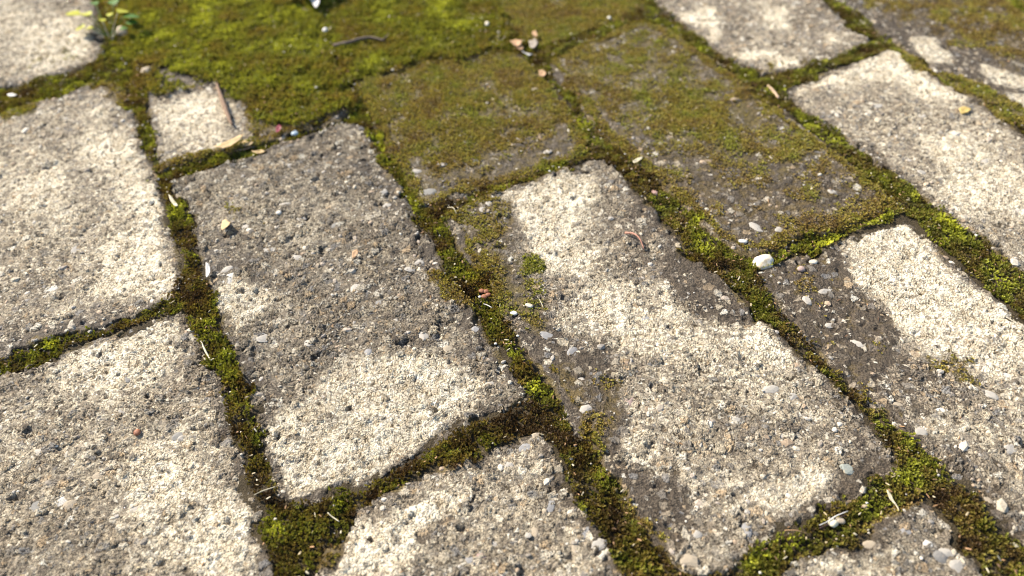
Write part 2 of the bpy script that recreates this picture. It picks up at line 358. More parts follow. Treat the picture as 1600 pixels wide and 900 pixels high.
# ------------------------------------------------------------------ node helpers and materials
class NB:
    def __init__(s, name):
        s.m = bpy.data.materials.new(name); s.m.use_nodes = True; s.t = s.m.node_tree; s.n = s.t.nodes; s.l = s.t.links
        s.b = s.n['Principled BSDF']; s.out = s.n['Material Output']
        s.b.inputs['Specular IOR Level'].default_value = .3
    def new(s, ty, ins=None, **kw):
        n = s.n.new(ty)
        for k, v in kw.items(): setattr(n, k, v)
        for k, v in (ins or {}).items(): s.put(n.inputs[k], v)
        return n
    def put(s, sock, v):
        if isinstance(v, bpy.types.NodeSocket): s.l.new(v, sock)
        else: sock.default_value = v
    def math(s, op, a, b=0.0, c=None, clamp=False):
        n = s.new('ShaderNodeMath', operation=op, use_clamp=clamp); s.put(n.inputs[0], a); s.put(n.inputs[1], b)
        if c is not None: s.put(n.inputs[2], c)
        return n.outputs[0]
    def ss(s, x, a, b):
        n = s.new('ShaderNodeMapRange', interpolation_type='SMOOTHSTEP'); s.put(n.inputs[0], x); n.inputs[1].default_value = a; n.inputs[2].default_value = b
        return n.outputs[0]
    def mix(s, f, a, b, mode='MIX'):
        n = s.new('ShaderNodeMix', data_type='RGBA', blend_type=mode); s.put(n.inputs[0], f); s.put(n.inputs[6], a); s.put(n.inputs[7], b)
        return n.outputs[2]
    def attr(s, name):
        return s.new('ShaderNodeAttribute', attribute_name=name)
    def noise(s, v, scale, det=2., rough=.5, dim='2D'):
        n = s.new('ShaderNodeTexNoise', noise_dimensions=dim); s.put(n.inputs['Vector'], v); n.inputs['Scale'].default_value = scale
        n.inputs['Detail'].default_value = det; n.inputs['Roughness'].default_value = rough; return n
    def vor(s, v, scale, feat='F1', dim='2D', rnd=1.):
        n = s.new('ShaderNodeTexVoronoi', voronoi_dimensions=dim, feature=feat); s.put(n.inputs['Vector'], v); n.inputs['Scale'].default_value = scale
        n.inputs['Randomness'].default_value = rnd; return n
    def ramp(s, f, stops, interp='LINEAR'):
        n = s.new('ShaderNodeValToRGB'); n.color_ramp.interpolation = interp; s.put(n.inputs[0], f)
        e = n.color_ramp.elements
        while len(e) < len(stops): e.new(.5)
        for k, (p, c) in enumerate(stops): e[k].position = p; e[k].color = (*c, 1)
        return n.outputs[0]
def C4(c): return (*c, 1)

def stone_material():
    b = NB('weathered_concrete')
    uv = b.new('ShaderNodeUVMap', uv_map='mm').outputs[0]          # millimetres on the stone
    wn = b.noise(uv, .35, 2.)
    vadd = b.new('ShaderNodeVectorMath', operation='MULTIPLY_ADD'); b.put(vadd.inputs[0], wn.outputs['Color']); vadd.inputs[1].default_value = (1.6, 1.6, 0); b.put(vadd.inputs[2], uv)
    p = vadd.outputs[0]
    lich = b.attr('lichen').outputs['Fac']; damp = b.attr('damp').outputs['Fac']; film = b.attr('film').outputs['Fac']; filmc = b.attr('film_hue').outputs['Fac']
    n_big = b.noise(uv, .055, 4., .6).outputs['Fac']
    n_mid = b.noise(p, .28, 4., .6).outputs['Fac']
    n_fine = b.noise(p, 1.3, 3., .65).outputs['Fac']
    wear = b.attr('wear').outputs['Fac']; tone = b.attr('tone').outputs['Fac']
    n_tone = b.noise(uv, .11, 3., .6).outputs['Fac']
    # broken stone of the aggregate at two sizes
    v1 = b.vor(p, .26); e1 = b.vor(p, .26, 'DISTANCE_TO_EDGE').outputs['Distance']
    v2 = b.vor(p, .70); e2 = b.vor(p, .70, 'DISTANCE_TO_EDGE').outputs['Distance']
    r1 = b.new('ShaderNodeSeparateColor', {0: v1.outputs['Color']}); r2 = b.new('ShaderNodeSeparateColor', {0: v2.outputs['Color']})
    w1 = b.math('ADD', e1, b.math('MULTIPLY', b.math('SUBTRACT', n_fine, .5), .30))
    w2 = b.math('ADD', e2, b.math('MULTIPLY', b.math('SUBTRACT', n_fine, .5), .40))
    g1 = b.math('MULTIPLY', b.ss(w1, .07, .17), b.ss(r1.outputs[1], .45, .50))       # some cells hold a chip
    g2 = b.math('MULTIPLY', b.ss(w2, .04, .15), b.ss(r2.outputs[1], .30, .36))
    pal = [(0., (.16, .13, .10)), (.14, (.34, .28, .205)), (.3, (.22, .195, .165)), (.44, (.48, .41, .30)), (.56, (.28, .235, .18)), (.68, (.64, .57, .45)), (.78, (.22, .21, .20)), (.86, (.46, .34, .21)), (.93, (.74, .69, .58))]
    c1 = b.ramp(r1.outputs[0], pal, 'CONSTANT'); c2 = b.ramp(r2.outputs[0], pal, 'CONSTANT')
    matrix = b.mix(b.ss(n_fine, .3, .7), C4((.060, .047, .034)), C4((.36, .305, .225)))
    bare = b.mix(b.math('MULTIPLY', g2, .85), matrix, c2); bare = b.mix(b.math('MULTIPLY', g1, .85), bare, c1)
    bare = b.mix(b.math('MULTIPLY', b.ss(n_fine, .52, .34), .85), bare, C4((.045, .035, .025)))       # darker in the hollows
    bare = b.mix(b.math('MULTIPLY', b.ss(n_tone, .62, .38), .35), bare, b.mix(1., bare, C4((.6, .55, .5)), 'MULTIPLY'))
    bare = b.mix(b.math('MULTIPLY', b.ss(lich, .15, .95), .20), bare, C4((.50, .43, .32)))            # pale dust
    # pale crust of lichen
    crumb = b.vor(p, 1.0); ce = b.vor(p, .44, 'DISTANCE_TO_EDGE').outputs['Distance']
    cream = b.ramp(n_mid, [(.30, (.48, .40, .28)), (.45, (.72, .645, .49)), (.68, (.88, .83, .71))])
    cream = b.mix(b.math('MULTIPLY', b.ss(n_tone, .58, .40), .75), cream, C4((.45, .38, .275)))
    cream = b.mix(b.math('MULTIPLY', b.ss(n_fine, .44, .28), .85), cream, C4((.22, .175, .115)))
    gap = b.math('MULTIPLY', b.ss(b.math('ADD', ce, b.math('MULTIPLY', b.math('SUBTRACT', n_fine, .5), .25)), .09, .01), b.ss(n_tone, .60, .44))
    cream = b.mix(b.math('MULTIPLY', gap, .55), cream, C4((.15, .12, .08)))
    v3 = b.vor(p, .30); r3 = b.new('ShaderNodeSeparateColor', {0: v3.outputs['Color']})
    pitm = b.math('MULTIPLY', b.ss(b.math('ADD', v3.outputs['Distance'], b.math('MULTIPLY', b.math('SUBTRACT', n_fine, .5), .5)), .34, .14), b.ss(r3.outputs[0], .70, .74))
    cream = b.mix(b.math('MULTIPLY', pitm, .5), cream, C4((.13, .10, .07)))
    def st(n, a): return b.math('MULTIPLY', b.math('SUBTRACT', n, .5), a)
    thr = b.math('ADD', b.math('ADD', st(n_mid, 2.2), st(n_fine, 1.5)), b.math('ADD', st(n_tone, 2.1), b.math('ADD', .56, b.math('MULTIPLY', g2, st(r2.outputs[2], .55)))))
    lm = b.ss(b.math('SUBTRACT', lich, thr), -.16, .16)
    col = b.mix(lm, bare, cream)
    # dark damp film and painted rim shade; bigger chips still poke through it
    dthr = b.math('ADD', b.math('ADD', st(n_mid, 2.0), st(n_fine, 1.2)), b.math('ADD', st(n_tone, 2.0), .5))
    dm = b.ss(b.math('SUBTRACT', damp, dthr), -.30, .14)
    dcol = b.mix(b.ss(n_fine, .3, .7), C4((.026, .018, .0105)), C4((.088, .065, .042)))
    poke = b.math('MULTIPLY', g1, b.ss(r1.outputs[2], .72, .76))
    dcol = b.mix(b.math('MULTIPLY', poke, .6), dcol, c1)
    speck = b.math('MULTIPLY', g2, b.ss(r2.outputs[2], .84, .88))
    dcol = b.mix(b.math('MULTIPLY', speck, .6), dcol, c2)
    dm2 = b.math('MULTIPLY', dm, b.math('SUBTRACT', 1., b.math('MULTIPLY', lm, b.ss(lich, .55, .8))))
    dm2 = b.math('MULTIPLY', dm2, .94)
    col = b.mix(dm2, col, dcol)
    # green-brown film
    fthr = b.math('ADD', b.math('ADD', st(n_mid, 1.3), st(n_fine, .9)), b.math('ADD', st(n_tone, 1.0), .5))
    fm = b.math('MULTIPLY', b.ss(b.math('SUBTRACT', film, fthr), -.18, .22), .85)
    fcol = b.ramp(filmc, [(0., (.075, .052, .024)), (.4, (.115, .082, .025)), (.65, (.125, .105, .021)), (1., (.12, .145, .022))])
    fcol = b.mix(b.ss(n_fine, .3, .7), b.mix(1., fcol, C4((.4, .38, .36)), 'MULTIPLY'), b.mix(1., fcol, C4((1.4, 1.35, 1.3)), 'MULTIPLY'))
    col = b.mix(fm, col, fcol)
    grain = b.new('ShaderNodeSeparateColor', {0: b.vor(p, 1.9).outputs['Color']}).outputs[0]
    col = b.mix(1., col, C4((1.02, .99, .945)), 'MULTIPLY')
    gv_ = b.math('MULTIPLY', b.math('ADD', .76, b.math('MULTIPLY', grain, .46)), tone)
    gc = b.new('ShaderNodeCombineColor', {0: gv_, 1: gv_, 2: gv_}).outputs[0]
    col = b.mix(1., col, gc, 'MULTIPLY')
    b.put(b.b.inputs['Base Color'], col)
    b.put(b.b.inputs['Roughness'], b.math('SUBTRACT', .92, b.math('MULTIPLY', dm2, .26)))
    # relief, in millimetres
    h_bare = b.math('ADD', b.math('MULTIPLY', g1, .80), b.math('MULTIPLY', g2, .45))
    h_bare = b.math('MULTIPLY', b.math('ADD', b.math('MULTIPLY', h_bare, b.ss(n_big, .30, .62)), b.math('MULTIPLY', n_fine, 1.3)), b.math('ADD', .35, b.math('MULTIPLY', wear, .6)))
    h_l = b.math('SUBTRACT', b.math('ADD', .75, b.math('MULTIPLY', n_fine, .75)), b.math('MULTIPLY', gap, .60))
    h_l = b.math('SUBTRACT', b.math('ADD', h_l, b.math('MULTIPLY', b.ss(crumb.outputs['Distance'], .6, .1), .30)), b.math('MULTIPLY', pitm, .7))
    h = b.new('ShaderNodeMix', data_type='FLOAT'); b.put(h.inputs[0], lm); b.put(h.inputs[2], h_bare); b.put(h.inputs[3], h_l)
    h2 = b.new('ShaderNodeMix', data_type='FLOAT'); b.put(h2.inputs[0], dm2); b.put(h2.inputs[2], h.outputs[0])
    b.put(h2.inputs[3], b.math('ADD', b.math('MULTIPLY', poke, .4), b.math('ADD', b.math('MULTIPLY', n_fine, .5), .62)))
    hh = b.math('ADD', h2.outputs[0], b.math('MULTIPLY', n_mid, 1.45))
    d = b.new('ShaderNodeDisplacement'); d.inputs['Midlevel'].default_value = 1.75; d.inputs['Scale'].default_value = .001
    b.put(d.inputs['Height'], hh); b.l.new(d.outputs[0], b.out.inputs['Displacement'])
    b.m.displacement_method = 'BOTH'
    return b.m
def soil_material():
    b = NB('joint_soil')
    pos = b.new('ShaderNodeNewGeometry').outputs['Position']
    n1 = b.noise(pos, 350., 4., .6, '3D').outputs['Fac']; n2 = b.noise(pos, 1500., 3., .6, '3D').outputs['Fac']
    c = b.mix(n1, C4((.028, .022, .010)), C4((.085, .060, .030)))
    c = b.mix(b.ss(n2, .55, .75), c, C4((.16, .12, .07)))
    b.put(b.b.inputs['Base Color'], c); b.b.inputs['Roughness'].default_value = .95
    bu = b.new('ShaderNodeBump', {'Height': n2}); bu.inputs['Distance'].default_value = .0014; b.l.new(bu.outputs[0], b.b.inputs['Normal'])
    return b.m
def moss_material():
    b = NB('moss_leaf')
    c = b.attr('tint').outputs['Color']
    b.put(b.b.inputs['Base Color'], c); b.b.inputs['Roughness'].default_value = .55; b.b.inputs['Specular IOR Level'].default_value = .25
    tr = b.new('ShaderNodeBsdfTranslucent'); b.put(tr.inputs[0], b.mix(1., c, C4((1.2, 1.15, .7)), 'MULTIPLY'))
    mx = b.new('ShaderNodeMixShader'); mx.inputs[0].default_value = .32
    b.l.new(b.b.outputs[0], mx.inputs[1]); b.l.new(tr.outputs[0], mx.inputs[2]); b.l.new(mx.outputs[0], b.out.inputs[0])
    return b.m
def plain(name, col, rough=.8, var=.35, scale=900., col2=None, transl=0.):
    b = NB(name)
    pos = b.new('ShaderNodeTexCoord').outputs['Object']
    n = b.noise(pos, scale, 4., .6, '3D').outputs['Fac']
    dark = col2 or tuple(x * (1 - var) for x in col)
    b.put(b.b.inputs['Base Color'], b.mix(b.ss(n, .35, .65), C4(dark), C4(col))); b.b.inputs['Roughness'].default_value = rough
    bu = b.new('ShaderNodeBump', {'Height': n}); bu.inputs['Distance'].default_value = .0003; bu.inputs['Strength'].default_value = .6; b.l.new(bu.outputs[0], b.b.inputs['Normal'])
    if transl:
        tr = b.new('ShaderNodeBsdfTranslucent'); tr.inputs[0].default_value = C4(col)
        mx = b.new('ShaderNodeMixShader'); mx.inputs[0].default_value = transl
        b.l.new(b.b.outputs[0], mx.inputs[1]); b.l.new(tr.outputs[0], mx.inputs[2]); b.l.new(mx.outputs[0], b.out.inputs[0])
    return b.m
def tinted(name, rough=.8):
    b = NB(name)
    pos = b.new('ShaderNodeNewGeometry').outputs['Position']
    n = b.noise(pos, 1600., 3., .6, '3D').outputs['Fac']
    c = b.attr('tint').outputs['Color']
    b.put(b.b.inputs['Base Color'], b.mix(b.ss(n, .35, .65), b.mix(1., c, C4((.7, .68, .65)), 'MULTIPLY'), c)); b.b.inputs['Roughness'].default_value = rough
    return b.m
M_STONE, M_SOIL, M_MOSS = stone_material(), soil_material(), moss_material()
M_CHIP = tinted('aggregate_stone', .75)
CHIPM = [plain('chip_light_grey', (.50, .445, .37), .7), plain('chip_tan', (.46, .37, .26), .8), plain('chip_blue_grey', (.33, .31, .29), .6),
         plain('chip_white', (.72, .66, .56), .6), plain('chip_grey', (.27, .25, .22), .75), plain('chip_pinkish', (.42, .30, .25), .7), plain('chip_green_grey', (.33, .345, .295), .6)]

# ------------------------------------------------------------------ object helpers
def link(name, me, mat=None, parent=None, loc=(0, 0, 0)):
    o = bpy.data.objects.new(name, me); COL.objects.link(o); o.location = loc
    if parent: o.parent = parent
    if mat and me and not me.materials: me.materials.append(mat)
    return o
def tag(o, label=None, cat=None, group=None, kind=None):
    for k, v in (('label', label), ('category', cat), ('group', group), ('kind', kind)):
        if v: o[k] = v
    return o
def np_mesh(name, V, Fq, smooth=True, attrs=None, uv=None, color=None):
    V = np.ascontiguousarray(V, np.float32); Fq = np.ascontiguousarray(Fq, np.int32); k = Fq.shape[1]
    me = bpy.data.meshes.new(name)
    me.vertices.add(len(V)); me.vertices.foreach_set('co', V.ravel())
    me.loops.add(Fq.size); me.loops.foreach_set('vertex_index', Fq.ravel())
    me.polygons.add(len(Fq)); me.polygons.foreach_set('loop_start', np.arange(0, Fq.size, k, dtype=np.int32))
    me.polygons.foreach_set('use_smooth', np.full(len(Fq), smooth))
    me.update(calc_edges=True)
    for n, a in (attrs or {}).items():
        at = me.attributes.new(n, 'FLOAT', 'POINT'); at.data.foreach_set('value', np.ascontiguousarray(a, np.float32))
    if uv is not None:
        l = me.uv_layers.new(name='mm'); l.data.foreach_set('uv', np.ascontiguousarray(uv[Fq.ravel()], np.float32).ravel())
    if color is not None:
        at = me.attributes.new('tint', 'FLOAT_COLOR', 'POINT')
        at.data.foreach_set('color', np.ascontiguousarray(np.column_stack([color, np.ones(len(color))]), np.float32).ravel())
    return me

# ------------------------------------------------------------------ ground and paving
gv = np.array([(-4, -4, -.0165), (4, -4, -.0165), (4, 5, -.0165), (-4, 5, -.0165)], float)
pavement = link('pavement', np_mesh('pavement', gv, np.array([[0, 1, 2, 3]]), False), M_SOIL)
tag(pavement, kind='structure')
# soil in the joints, one sheet with holes under the stones
step = 2
jx = gx[::step]; jy = gy[::step]
BX, BY = np.meshgrid(jx, jy); near = SDR[::step, ::step] < .006
idx = np.arange(BX.size).reshape(BX.shape)
q = np.stack([idx[:-1, :-1], idx[:-1, 1:], idx[1:, 1:], idx[1:, :-1]], -1)
keep = near[:-1, :-1] & near[:-1, 1:] & near[1:, 1:] & near[1:, :-1]
q = q[keep]
used, inv = np.unique(q, return_inverse=True)
V = np.column_stack([BX.ravel(), BY.ravel(), BED[::step, ::step].ravel()])[used]
joint_fill = link('joint_fill', np_mesh('joint_fill', V, inv.reshape(-1, 4)), M_SOIL, pavement)

def ico(sub=0):
    t = (1 + 5 ** .5) / 2
    v = [(-1, t, 0), (1, t, 0), (-1, -t, 0), (1, -t, 0), (0, -1, t), (0, 1, t), (0, -1, -t), (0, 1, -t), (t, 0, -1), (t, 0, 1), (-t, 0, -1), (-t, 0, 1)]
    f = [(0, 11, 5), (0, 5, 1), (0, 1, 7), (0, 7, 10), (0, 10, 11), (1, 5, 9), (5, 11, 4), (11, 10, 2), (10, 7, 6), (7, 1, 8), (3, 9, 4), (3, 4, 2), (3, 2, 6), (3, 6, 8), (3, 8, 9), (4, 9, 5), (2, 4, 11), (6, 2, 10), (8, 6, 7), (9, 8, 1)]
    v = [np.array(a) / np.linalg.norm(a) for a in v]
    for _ in range(sub):
        c = {}; nf = []
        def mid(a, b):
            k = (min(a, b), max(a, b))
            if k not in c:
                m = v[a] + v[b]; v.append(m / np.linalg.norm(m)); c[k] = len(v) - 1
            return c[k]
        for a, b_, d in f:
            x, y, z = mid(a, b_), mid(b_, d), mid(d, a); nf += [(a, x, z), (b_, y, x), (d, z, y), (x, y, z)]
        f = nf
    return np.array(v), np.array(f)
ICO0, ICO1, ICO2 = ico(0), ico(1), ico(2)
def rock(seed, base=ICO1, cuts=7, lo=.62, hi=.95):   # a chipped stone: a sphere cut flat on several sides
    r = np.random.default_rng(seed); v = base[0].copy()
    for _ in range(cuts):
        n = r.normal(size=3); n /= np.linalg.norm(n); h = r.uniform(lo, hi)
        d = v @ n; v = v - np.outer(np.maximum(d - h, 0), n)
    return v * (1 + r.normal(0, .03, (len(v), 1)))
CHIP_MESHES = [np_mesh('aggregate_chip', rock(k, ICO1, 8), ICO1[1], False) for k in range(8)]
CHIP_ROCKS = [rock(100 + k, ICO0, 3, .75, 1.) for k in range(10)]

# hand-placed large chips seen in the photograph: x, y, length px, width px, angle on the ground, material
BIGCHIPS = [(1217,672,34,24,.5,0),(1325,731,22,18,0,6),(1078,880,34,26,-.6,3),(840,680,20,16,.3,1),(505,620,20,14,.4,0),(410,527,22,20,.2,0),(357,435,26,16,.7,3),
 (352,421,22,12,.5,0),(408,527,16,14,.2,2),(82,450,16,14,.4,3),(115,444,26,12,.1,3),(118,386,14,22,0,0),(480,535,18,10,-.4,0),(360,520,14,16,0,0),(445,320,18,12,.2,0),
 (870,620,18,26,-.5,2),(855,525,26,12,-.3,2),(905,590,20,14,-.4,0),(918,640,22,16,.2,0),(895,548,14,20,-.5,2),(1010,500,16,18,0,2),(1130,440,18,14,0,0),(1120,330,22,12,-.3,0),
 (1183,356,30,14,-.6,0),(1217,360,14,12,-.5,0),(1300,300,14,10,0,0),(1240,620,22,16,.3,0),(1150,655,18,16,0,0),(1165,830,18,26,-.3,2),(1090,835,14,14,0,0),(985,625,18,16,.2,5),(1205,610,26,16,.2,0),
 (1290,455,24,14,.4,0),(1262,468,14,16,0,0),(1340,535,22,10,-.6,0),(1300,505,18,10,.2,0),(1440,675,22,14,.2,0),(1447,698,18,14,0,3),(1405,633,16,10,-.5,3),(1472,640,18,10,0,3),(1385,655,14,12,.3,0),(1550,615,16,20,.4,0),(1575,585,26,14,-.5,3),
 (1580,698,26,16,.4,3),(1540,780,22,12,-.6,1),(1450,848,14,12,0,3),(1480,862,22,12,-.3,0),(1468,870,26,20,.2,4),(1500,885,30,20,0,0),(1360,850,26,12,.3,1),(1415,830,20,22,0,2),
 (770,850,22,18,0,0),(835,830,12,14,0,3),(825,835,10,10,0,3),(750,870,20,16,.3,5),(735,875,18,16,0,2),(900,855,14,22,-.1,1),(935,850,26,16,.5,0),(915,830,14,20,-.4,2),(860,790,12,22,-.4,2),(820,700,22,14,.2,2),(795,725,14,12,0,0),
 (215,670,16,12,.5,0),(280,680,28,20,.3,4),(120,700,20,14,.4,3),(190,640,14,12,0,0),(95,780,26,18,.3,3),(112,785,24,16,.4,1),(55,790,24,22,.2,4),(150,740,18,14,0,1),(60,705,20,14,.3,0),(210,795,18,12,.2,3),(330,895,18,14,0,3),(200,590,12,14,0,4),
 (700,720,14,12,0,0),(555,450,16,20,.2,0),(590,470,20,14,.3,4),(640,420,16,12,0,0),(660,520,14,22,.4,0),(575,548,12,16,-.5,2),(700,545,16,12,0,3),(745,515,16,12,0,2),(695,580,22,12,.2,0),(765,600,20,12,.4,3),(380,355,22,12,.5,0),(462,402,18,14,.3,0),
 (420,390,20,10,.1,0),(450,260,16,10,.2,0),(500,300,14,12,0,1),(470,340,14,10,0,3),(600,300,12,10,0,0),(525,350,18,12,.2,4),(668,300,26,16,.3,4),(605,320,14,10,0,0),(650,410,22,14,.2,0),(700,350,16,12,.3,0),(755,330,12,10,.3,0),(765,320,12,10,0,3),
 (835,160,10,8,0,0),(1020,170,12,8,0,0),(905,240,12,10,0,0),(650,265,16,10,.2,0),(740,250,14,10,.2,2),(690,255,16,10,.3,0),(810,215,10,8,.1,0),(855,235,14,8,.2,0),
 (1180,35,14,10,0,1),(1370,165,18,10,.2,0),(1440,180,16,10,.3,0),(1490,205,14,8,0,1),(1540,250,16,12,.3,0),(1590,330,16,12,0,0),(1510,340,14,10,.2,0),(1440,270,14,10,0,3)]
stone_objs = []
for k, s in enumerate(STONES):
    lo = s['poly'].min(0) - .004; hi = s['poly'].max(0) + .004; dx = s['dx']
    if s['label']:
        # only as far as the photograph and a step to the side can see in full detail
        lo = np.maximum(lo, [X0 + .002, .055]); hi = np.minimum(hi, [X1 - .004, .675])
    ax = np.arange(lo[0], hi[0], dx); ay = np.arange(lo[1], hi[1], dx)
    x, y = np.meshgrid(ax, ay); sh = x.shape; x = x.ravel(); y = y.ravel()
    d = stone_sd(s, x, y); z = stone_height(s, x, y, d)
    ok = (d > -.0034).reshape(sh); idx = np.arange(x.size).reshape(sh)
    q = np.stack([idx[:-1, :-1], idx[:-1, 1:], idx[1:, 1:], idx[1:, :-1]], -1)
    q = q[ok[:-1, :-1] & ok[:-1, 1:] & ok[1:, 1:] & ok[1:, :-1]]
    used, inv = np.unique(q, return_inverse=True)
    x, y, z, d = x[used], y[used], z[used], d[used]
    c = s['c']; V = np.column_stack([x - c[0], y - c[1], z])
    fr = (RX[0, 0] < x) & (x < X1 - .01)
    edge = sstep(.0065, .0, d + (fbm(x, y, .012, 3, 43) - .5) * .009)  # darkens the rims: damp soil film and the edges' shade, both painted
    at = {'lichen': sample(LICH, x, y) - .30 * edge * (sample(LICH, x, y) < .9), 'damp': np.clip(sample(DMP_SHADE, x, y) + .62 * edge, 0, 1.2),
          'film': np.maximum(sample(FLM, x, y), .70 * sstep(.0036, -.001, d + (fbm(x, y, .009, 3, 44) - .5) * .009)), 'film_hue': sample(FLC, x, y), 'wear': np.full(len(x), s.get('rough', 1.)), 'tone': np.full(len(x), s.get('tone', 1.))}
    if not s['label']:
        at = {'lichen': np.full(len(x), .5), 'damp': np.full(len(x), .1) + .4 * edge, 'film': np.full(len(x), 0.), 'film_hue': np.full(len(x), .4), 'wear': np.full(len(x), 1.), 'tone': np.full(len(x), 1.)}
    uv = np.column_stack([x, y]) * 1000 + np.array([(k * 137) % 900, (k * 71) % 900])
    o = link('paving_stone', np_mesh('paving_stone', V, inv.reshape(-1, 4), True, at, uv), M_STONE, pavement, (c[0], c[1], 0))
    if s['label']: o['label'] = s['label']
    s['o'] = o; stone_objs.append(o)
def stone_at(p):
    for s in STONES[:17]:
        if poly_sd(np.array([p]), s['poly'])[0] > .001: return s
    return None
# large chips, one object each, let into the face of their stone
for n, (u, v, L, W, a, m) in enumerate(BIGCHIPS):
    g = ground([(u, v)])[0]; s = stone_at(g)
    if s is None: continue
    mpp = np.linalg.norm(ground([(u + 1, v)])[0] - g)
    o = bpy.data.objects.new('aggregate_chip', CHIP_MESHES[n % 8]); COL.objects.link(o); o.parent = s['o']
    z = sample(SURF, g[:1], g[1:])[0]
    rl, rw = L * mpp * .55, W * mpp * .62
    hh = min(rl, rw) * .42
    o.location = (g[0] - s['c'][0], g[1] - s['c'][1], z - hh * .68)
    o.scale = (rl * 1.1, rw * 1.1, hh); o.rotation_euler = (rng.uniform(-.15, .15), rng.uniform(-.15, .15), a + rng.uniform(-.2, .2))
    if not CHIP_MESHES[n % 8].materials: CHIP_MESHES[n % 8].materials.append(CHIPM[0])
    o.material_slots[0].link = 'OBJECT'; o.material_slots[0].material = CHIPM[(0 if n % 2 else 1) if (m == 3 and n % 3) else m]
# the smaller aggregate, one mesh to a stone
PAL = np.array([(.56, .49, .39), (.46, .37, .26), (.38, .34, .29), (.62, .55, .45), (.33, .28, .22), (.40, .33, .26), (.54, .47, .36), (.42, .31, .21), (.58, .50, .37)])
for s in STONES[:17]:
    lo = np.maximum(s['poly'].min(0), [X0 + .01, .07]); hi = np.minimum(s['poly'].max(0), [X1 - .01, .66])
    area = np.prod(hi - lo)
    n = int(area / 1e-6 * .034)
    P = lo + rng.random((n, 2)) * (hi - lo)
    q = pix(P); P = P[(q[:, 0] > -120) & (q[:, 0] < 1720) & (q[:, 1] > -60) & (q[:, 1] < 960)]
    if not len(P): continue
    d = stone_sd(s, P[:, 0], P[:, 1]); l = sample(LICH, P[:, 0], P[:, 1]); dm = sample(DMP_SHADE, P[:, 0], P[:, 1]); f = np.maximum(sample(FLM, P[:, 0], P[:, 1]), sample(MTT, P[:, 0], P[:, 1]))
    clump = fbm(P[:, 0], P[:, 1], .012, 2, 77)
    pr = np.clip(1.25 - 1.35 * l, .02, 1) * np.clip(1 - .75 * dm, .15, 1) * np.clip(1 - 1.1 * f, 0, 1) * sstep(.25, .6, clump) * sstep(-.0008, .002, d)
    P = P[rng.random(len(P)) < pr]
    if len(P) < 3: continue
    r = np.clip(rng.lognormal(np.log(.00078), .42, len(P)), .0005, .0026)
    nv, nf = len(CHIP_ROCKS[0]), len(ICO0[1])
    K = rng.integers(0, 10, len(P)); R = np.stack(CHIP_ROCKS)[K]
    a = rng.random(len(P)) * 6.283; sx = rng.uniform(.8, 1.5, len(P)) * r; sy = rng.uniform(.7, 1.05, len(P)) * r; sz = rng.uniform(.45, .7, len(P)) * r
    vx = R[:, :, 0] * sx[:, None]; vy = R[:, :, 1] * sy[:, None]; vz = R[:, :, 2] * sz[:, None]
    ca, sa = np.cos(a)[:, None], np.sin(a)[:, None]
    z = sample(SURF, P[:, 0], P[:, 1]) - sz * .30
    V = np.stack([vx * ca - vy * sa + (P[:, 0] - s['c'][0])[:, None], vx * sa + vy * ca + (P[:, 1] - s['c'][1])[:, None], vz + z[:, None]], -1).reshape(-1, 3)
    Fc = (ICO0[1][None] + (np.arange(len(P)) * nv)[:, None, None]).reshape(-1, 3)
    cc = PAL[rng.integers(0, len(PAL), len(P))] * rng.uniform(.75, 1.15, (len(P), 1))
    dmp = sample(DMP_SHADE, P[:, 0], P[:, 1]); 
    o = link('aggregate', np_mesh('aggregate', V, Fc, False, color=np.repeat(cc, nv, 0)), M_CHIP, s['o'])
    o['kind'] = 'stuff'

# ------------------------------------------------------------------ moss: small leafy shoots, their number and kind following the ground
BRIGHT = [(365,590,26),(350,555,18),(360,610,16),(330,500,18),(345,480,14),(275,330,16),(1100,385,26),(1085,345,18),(1290,375,50),(1360,345,40),(1235,385,30),(820,575,22),(590,225,26),(605,250,20),(560,785,18),(680,400,20),(740,430,14),
 (900,190,18),(885,160,20),(640,320,18),(790,285,24),(1415,695,16),(1425,745,40),(1535,820,14),(1180,870,30),(1230,850,26),(440,835,16),(1470,740,24),(1430,285,26),(1480,345,18),(1560,420,30),(1345,625,18),(830,600,22),(900,660,20),(940,745,16),(1020,880,26),(310,515,22)]
DRY = [(285,380,30),(300,440,30),(780,650,60),(720,660,40),(640,720,30),(520,820,40),(470,760,30),(760,430,40),(1290,560,30),(1100,440,30),(1330,830,60),(1450,790,50),(1520,860,40),(960,800,40),(690,330,30),(985,270,40),(1000,290,30),(420,770,30)]
